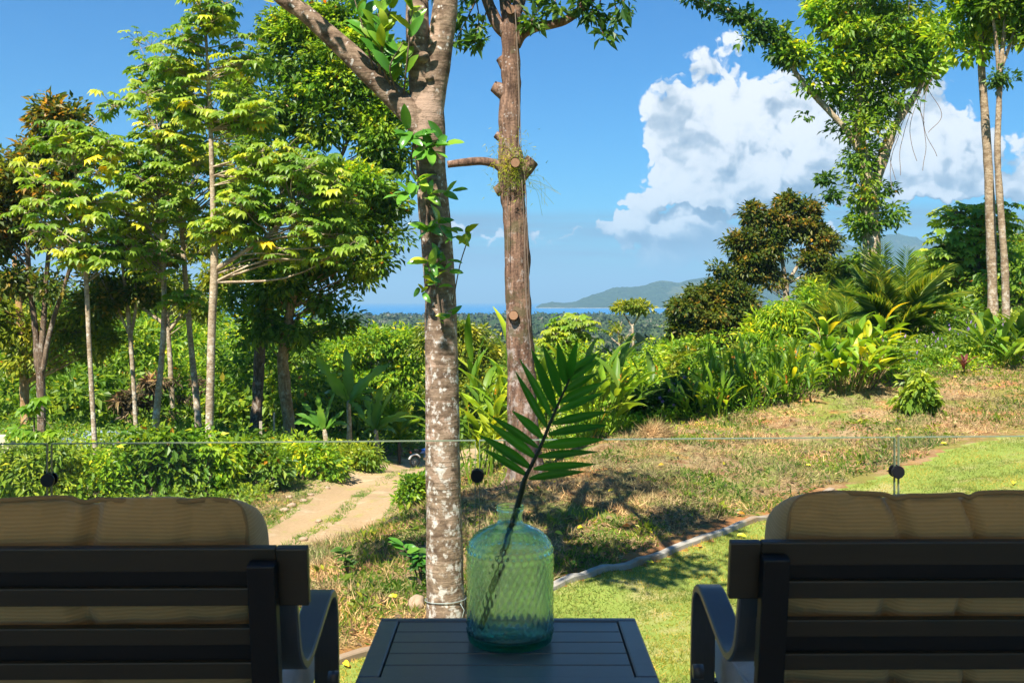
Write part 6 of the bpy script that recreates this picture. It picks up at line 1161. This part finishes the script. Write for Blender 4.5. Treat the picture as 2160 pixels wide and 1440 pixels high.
gp = ground_pt(*at(8, 960, 27.5)[:2]); zt2 = at(8, 918, 27.5)[2]; o = box('gate_pillar', -0.24, 0.24, -0.2, 0.2, -0.3, zt2-gp[2], 'cream_wall', None, 0.01); o.location = (gp[0], gp[1], gp[2]+(zt2-gp[2]-0.3)/2); tag(o, 'cream masonry pillar at the extreme left edge', 'pillar')
# motorbike: mostly hidden behind the trunk
mb = ground_pt(*at(896, 990, 33)[:2]); bike = thing('motorbike', 'blue and white motorbike parked at the end of the track, half hidden by the trunk', 'motorbike', mb); bike.rotation_euler = (0, 0.10, math.radians(32)); bike.scale = (0.62,)*3
def part(name, g, mat, parent=bike, smooth=True): return link(name, g.mesh(name, mat, (0, 0, 0), smooth), parent)
for sx in (-0.62, 0.62):
    a = np.linspace(0, 2*np.pi, 29); c = np.stack([sx+0.27*np.cos(a), 0*a, 0.30+0.27*np.sin(a)], -1); g = Geo(); g.add(*tube(c, 0.05, 8, False)); wl = part('tyre', g, 'rubber'); g = Geo(); g.add(*tube([(sx, -0.03, 0.30), (sx, 0.03, 0.30)], 0.05, 12))
    for q in range(10): b = q*np.pi/5; g.add(*tube([(sx, 0, 0.30), (sx+0.24*math.cos(b), 0, 0.30+0.24*math.sin(b))], 0.008, 4))
    part('rim', g, 'chrome', wl)
g = Geo(); g.add(*tube(spline(np.array([(-0.45, 0, 0.80), (-0.1, 0, 0.86), (0.2, 0, 0.88), (0.38, 0, 0.80)]), 12), [0.06, 0.10, 0.12, 0.13, 0.14, 0.15, 0.155, 0.155, 0.15, 0.13, 0.11, 0.06], 10)); part('fuel_tank', g, 'blue_paint')
g = Geo(); g.add(*tube(spline(np.array([(-0.75, 0, 0.88), (-0.45, 0, 0.84), (-0.05, 0, 0.86)]), 8), [0.06, 0.09, 0.10, 0.11, 0.11, 0.10, 0.08, 0.05], 10)); part('seat', g, 'rubber')
g = Geo(); g.add(*tube([(0.0, 0, 0.35), (0.05, 0, 0.55), (0.02, 0, 0.70)], [0.16, 0.18, 0.12], 10)); part('engine', g, 'chrome')
for sg in (-1, 1): g = Geo(); g.add(*tube([(0.62, sg*0.07, 0.30), (0.44, sg*0.07, 0.95)], 0.022, 8)); part('fork', g, 'chrome')
g = Geo(); g.add(*tube(spline(np.array([(0.40, -0.36, 1.06), (0.44, -0.15, 1.03), (0.44, 0.15, 1.03), (0.40, 0.36, 1.06)]), 12), 0.014, 6)); part('handlebar', g, 'black_metal')
g = Geo(); g.add(*tube(spline(np.array([(0.50, 0, 1.08), (0.60, 0, 0.98), (0.60, 0, 0.84)]), 8), [0.05, 0.11, 0.13, 0.14, 0.14, 0.13, 0.11, 0.06], 10)); part('fairing', g, 'blue_paint')
g = Geo(); g.add(*tube([(0.70, 0, 0.90), (0.74, 0, 0.90)], [0.08, 0.07], 14)); part('headlight', g, 'white_paint')
a = np.linspace(0.3, 2.6, 10); g = Geo(); g.add(*tube(np.stack([0.62+0.36*np.cos(a), 0*a, 0.30+0.36*np.sin(a)], -1), 0.045, 6)); part('fender', g, 'blue_paint')
a = np.linspace(0.6, 2.9, 10); g = Geo(); g.add(*tube(np.stack([-0.62+0.36*np.cos(a), 0*a, 0.30+0.36*np.sin(a)], -1), 0.05, 6)); part('fender', g, 'white_paint')
g = Geo(); g.add(*tube([(-0.90, 0, 0.78), (-0.96, 0, 0.76)], [0.06, 0.05], 10)); part('tail_lamp', g, 'red_lamp')
# ------------------------------------------------------------------ haze over the coast
lo = np.array([-46000, -60, -48.0]); hi = np.array([46000, 61000, 500.0])
V = np.array([[x, y, z] for x in (lo[0], hi[0]) for y in (lo[1], hi[1]) for z in (lo[2], hi[2])])
hz = make_mesh('haze', V, [np.array([[0, 1, 3, 2], [4, 6, 7, 5], [0, 4, 5, 1], [2, 3, 7, 6], [0, 2, 6, 4], [1, 5, 7, 3]])], None, False)
def f_haze(k, out):
    v = k.new('ShaderNodeVolumePrincipled'); k.put(v.inputs['Color'], (0.42, 0.73, 0.98)); k.put(v.inputs['Density'], HAZE); k.put(v.inputs['Anisotropy'], 0.1); k.l.new(v.outputs[0], out.inputs['Volume'])
HAZE = 1.7e-4
hz.materials.append(material('haze_air', f_haze)); tag(link('haze', hz), kind='stuff')
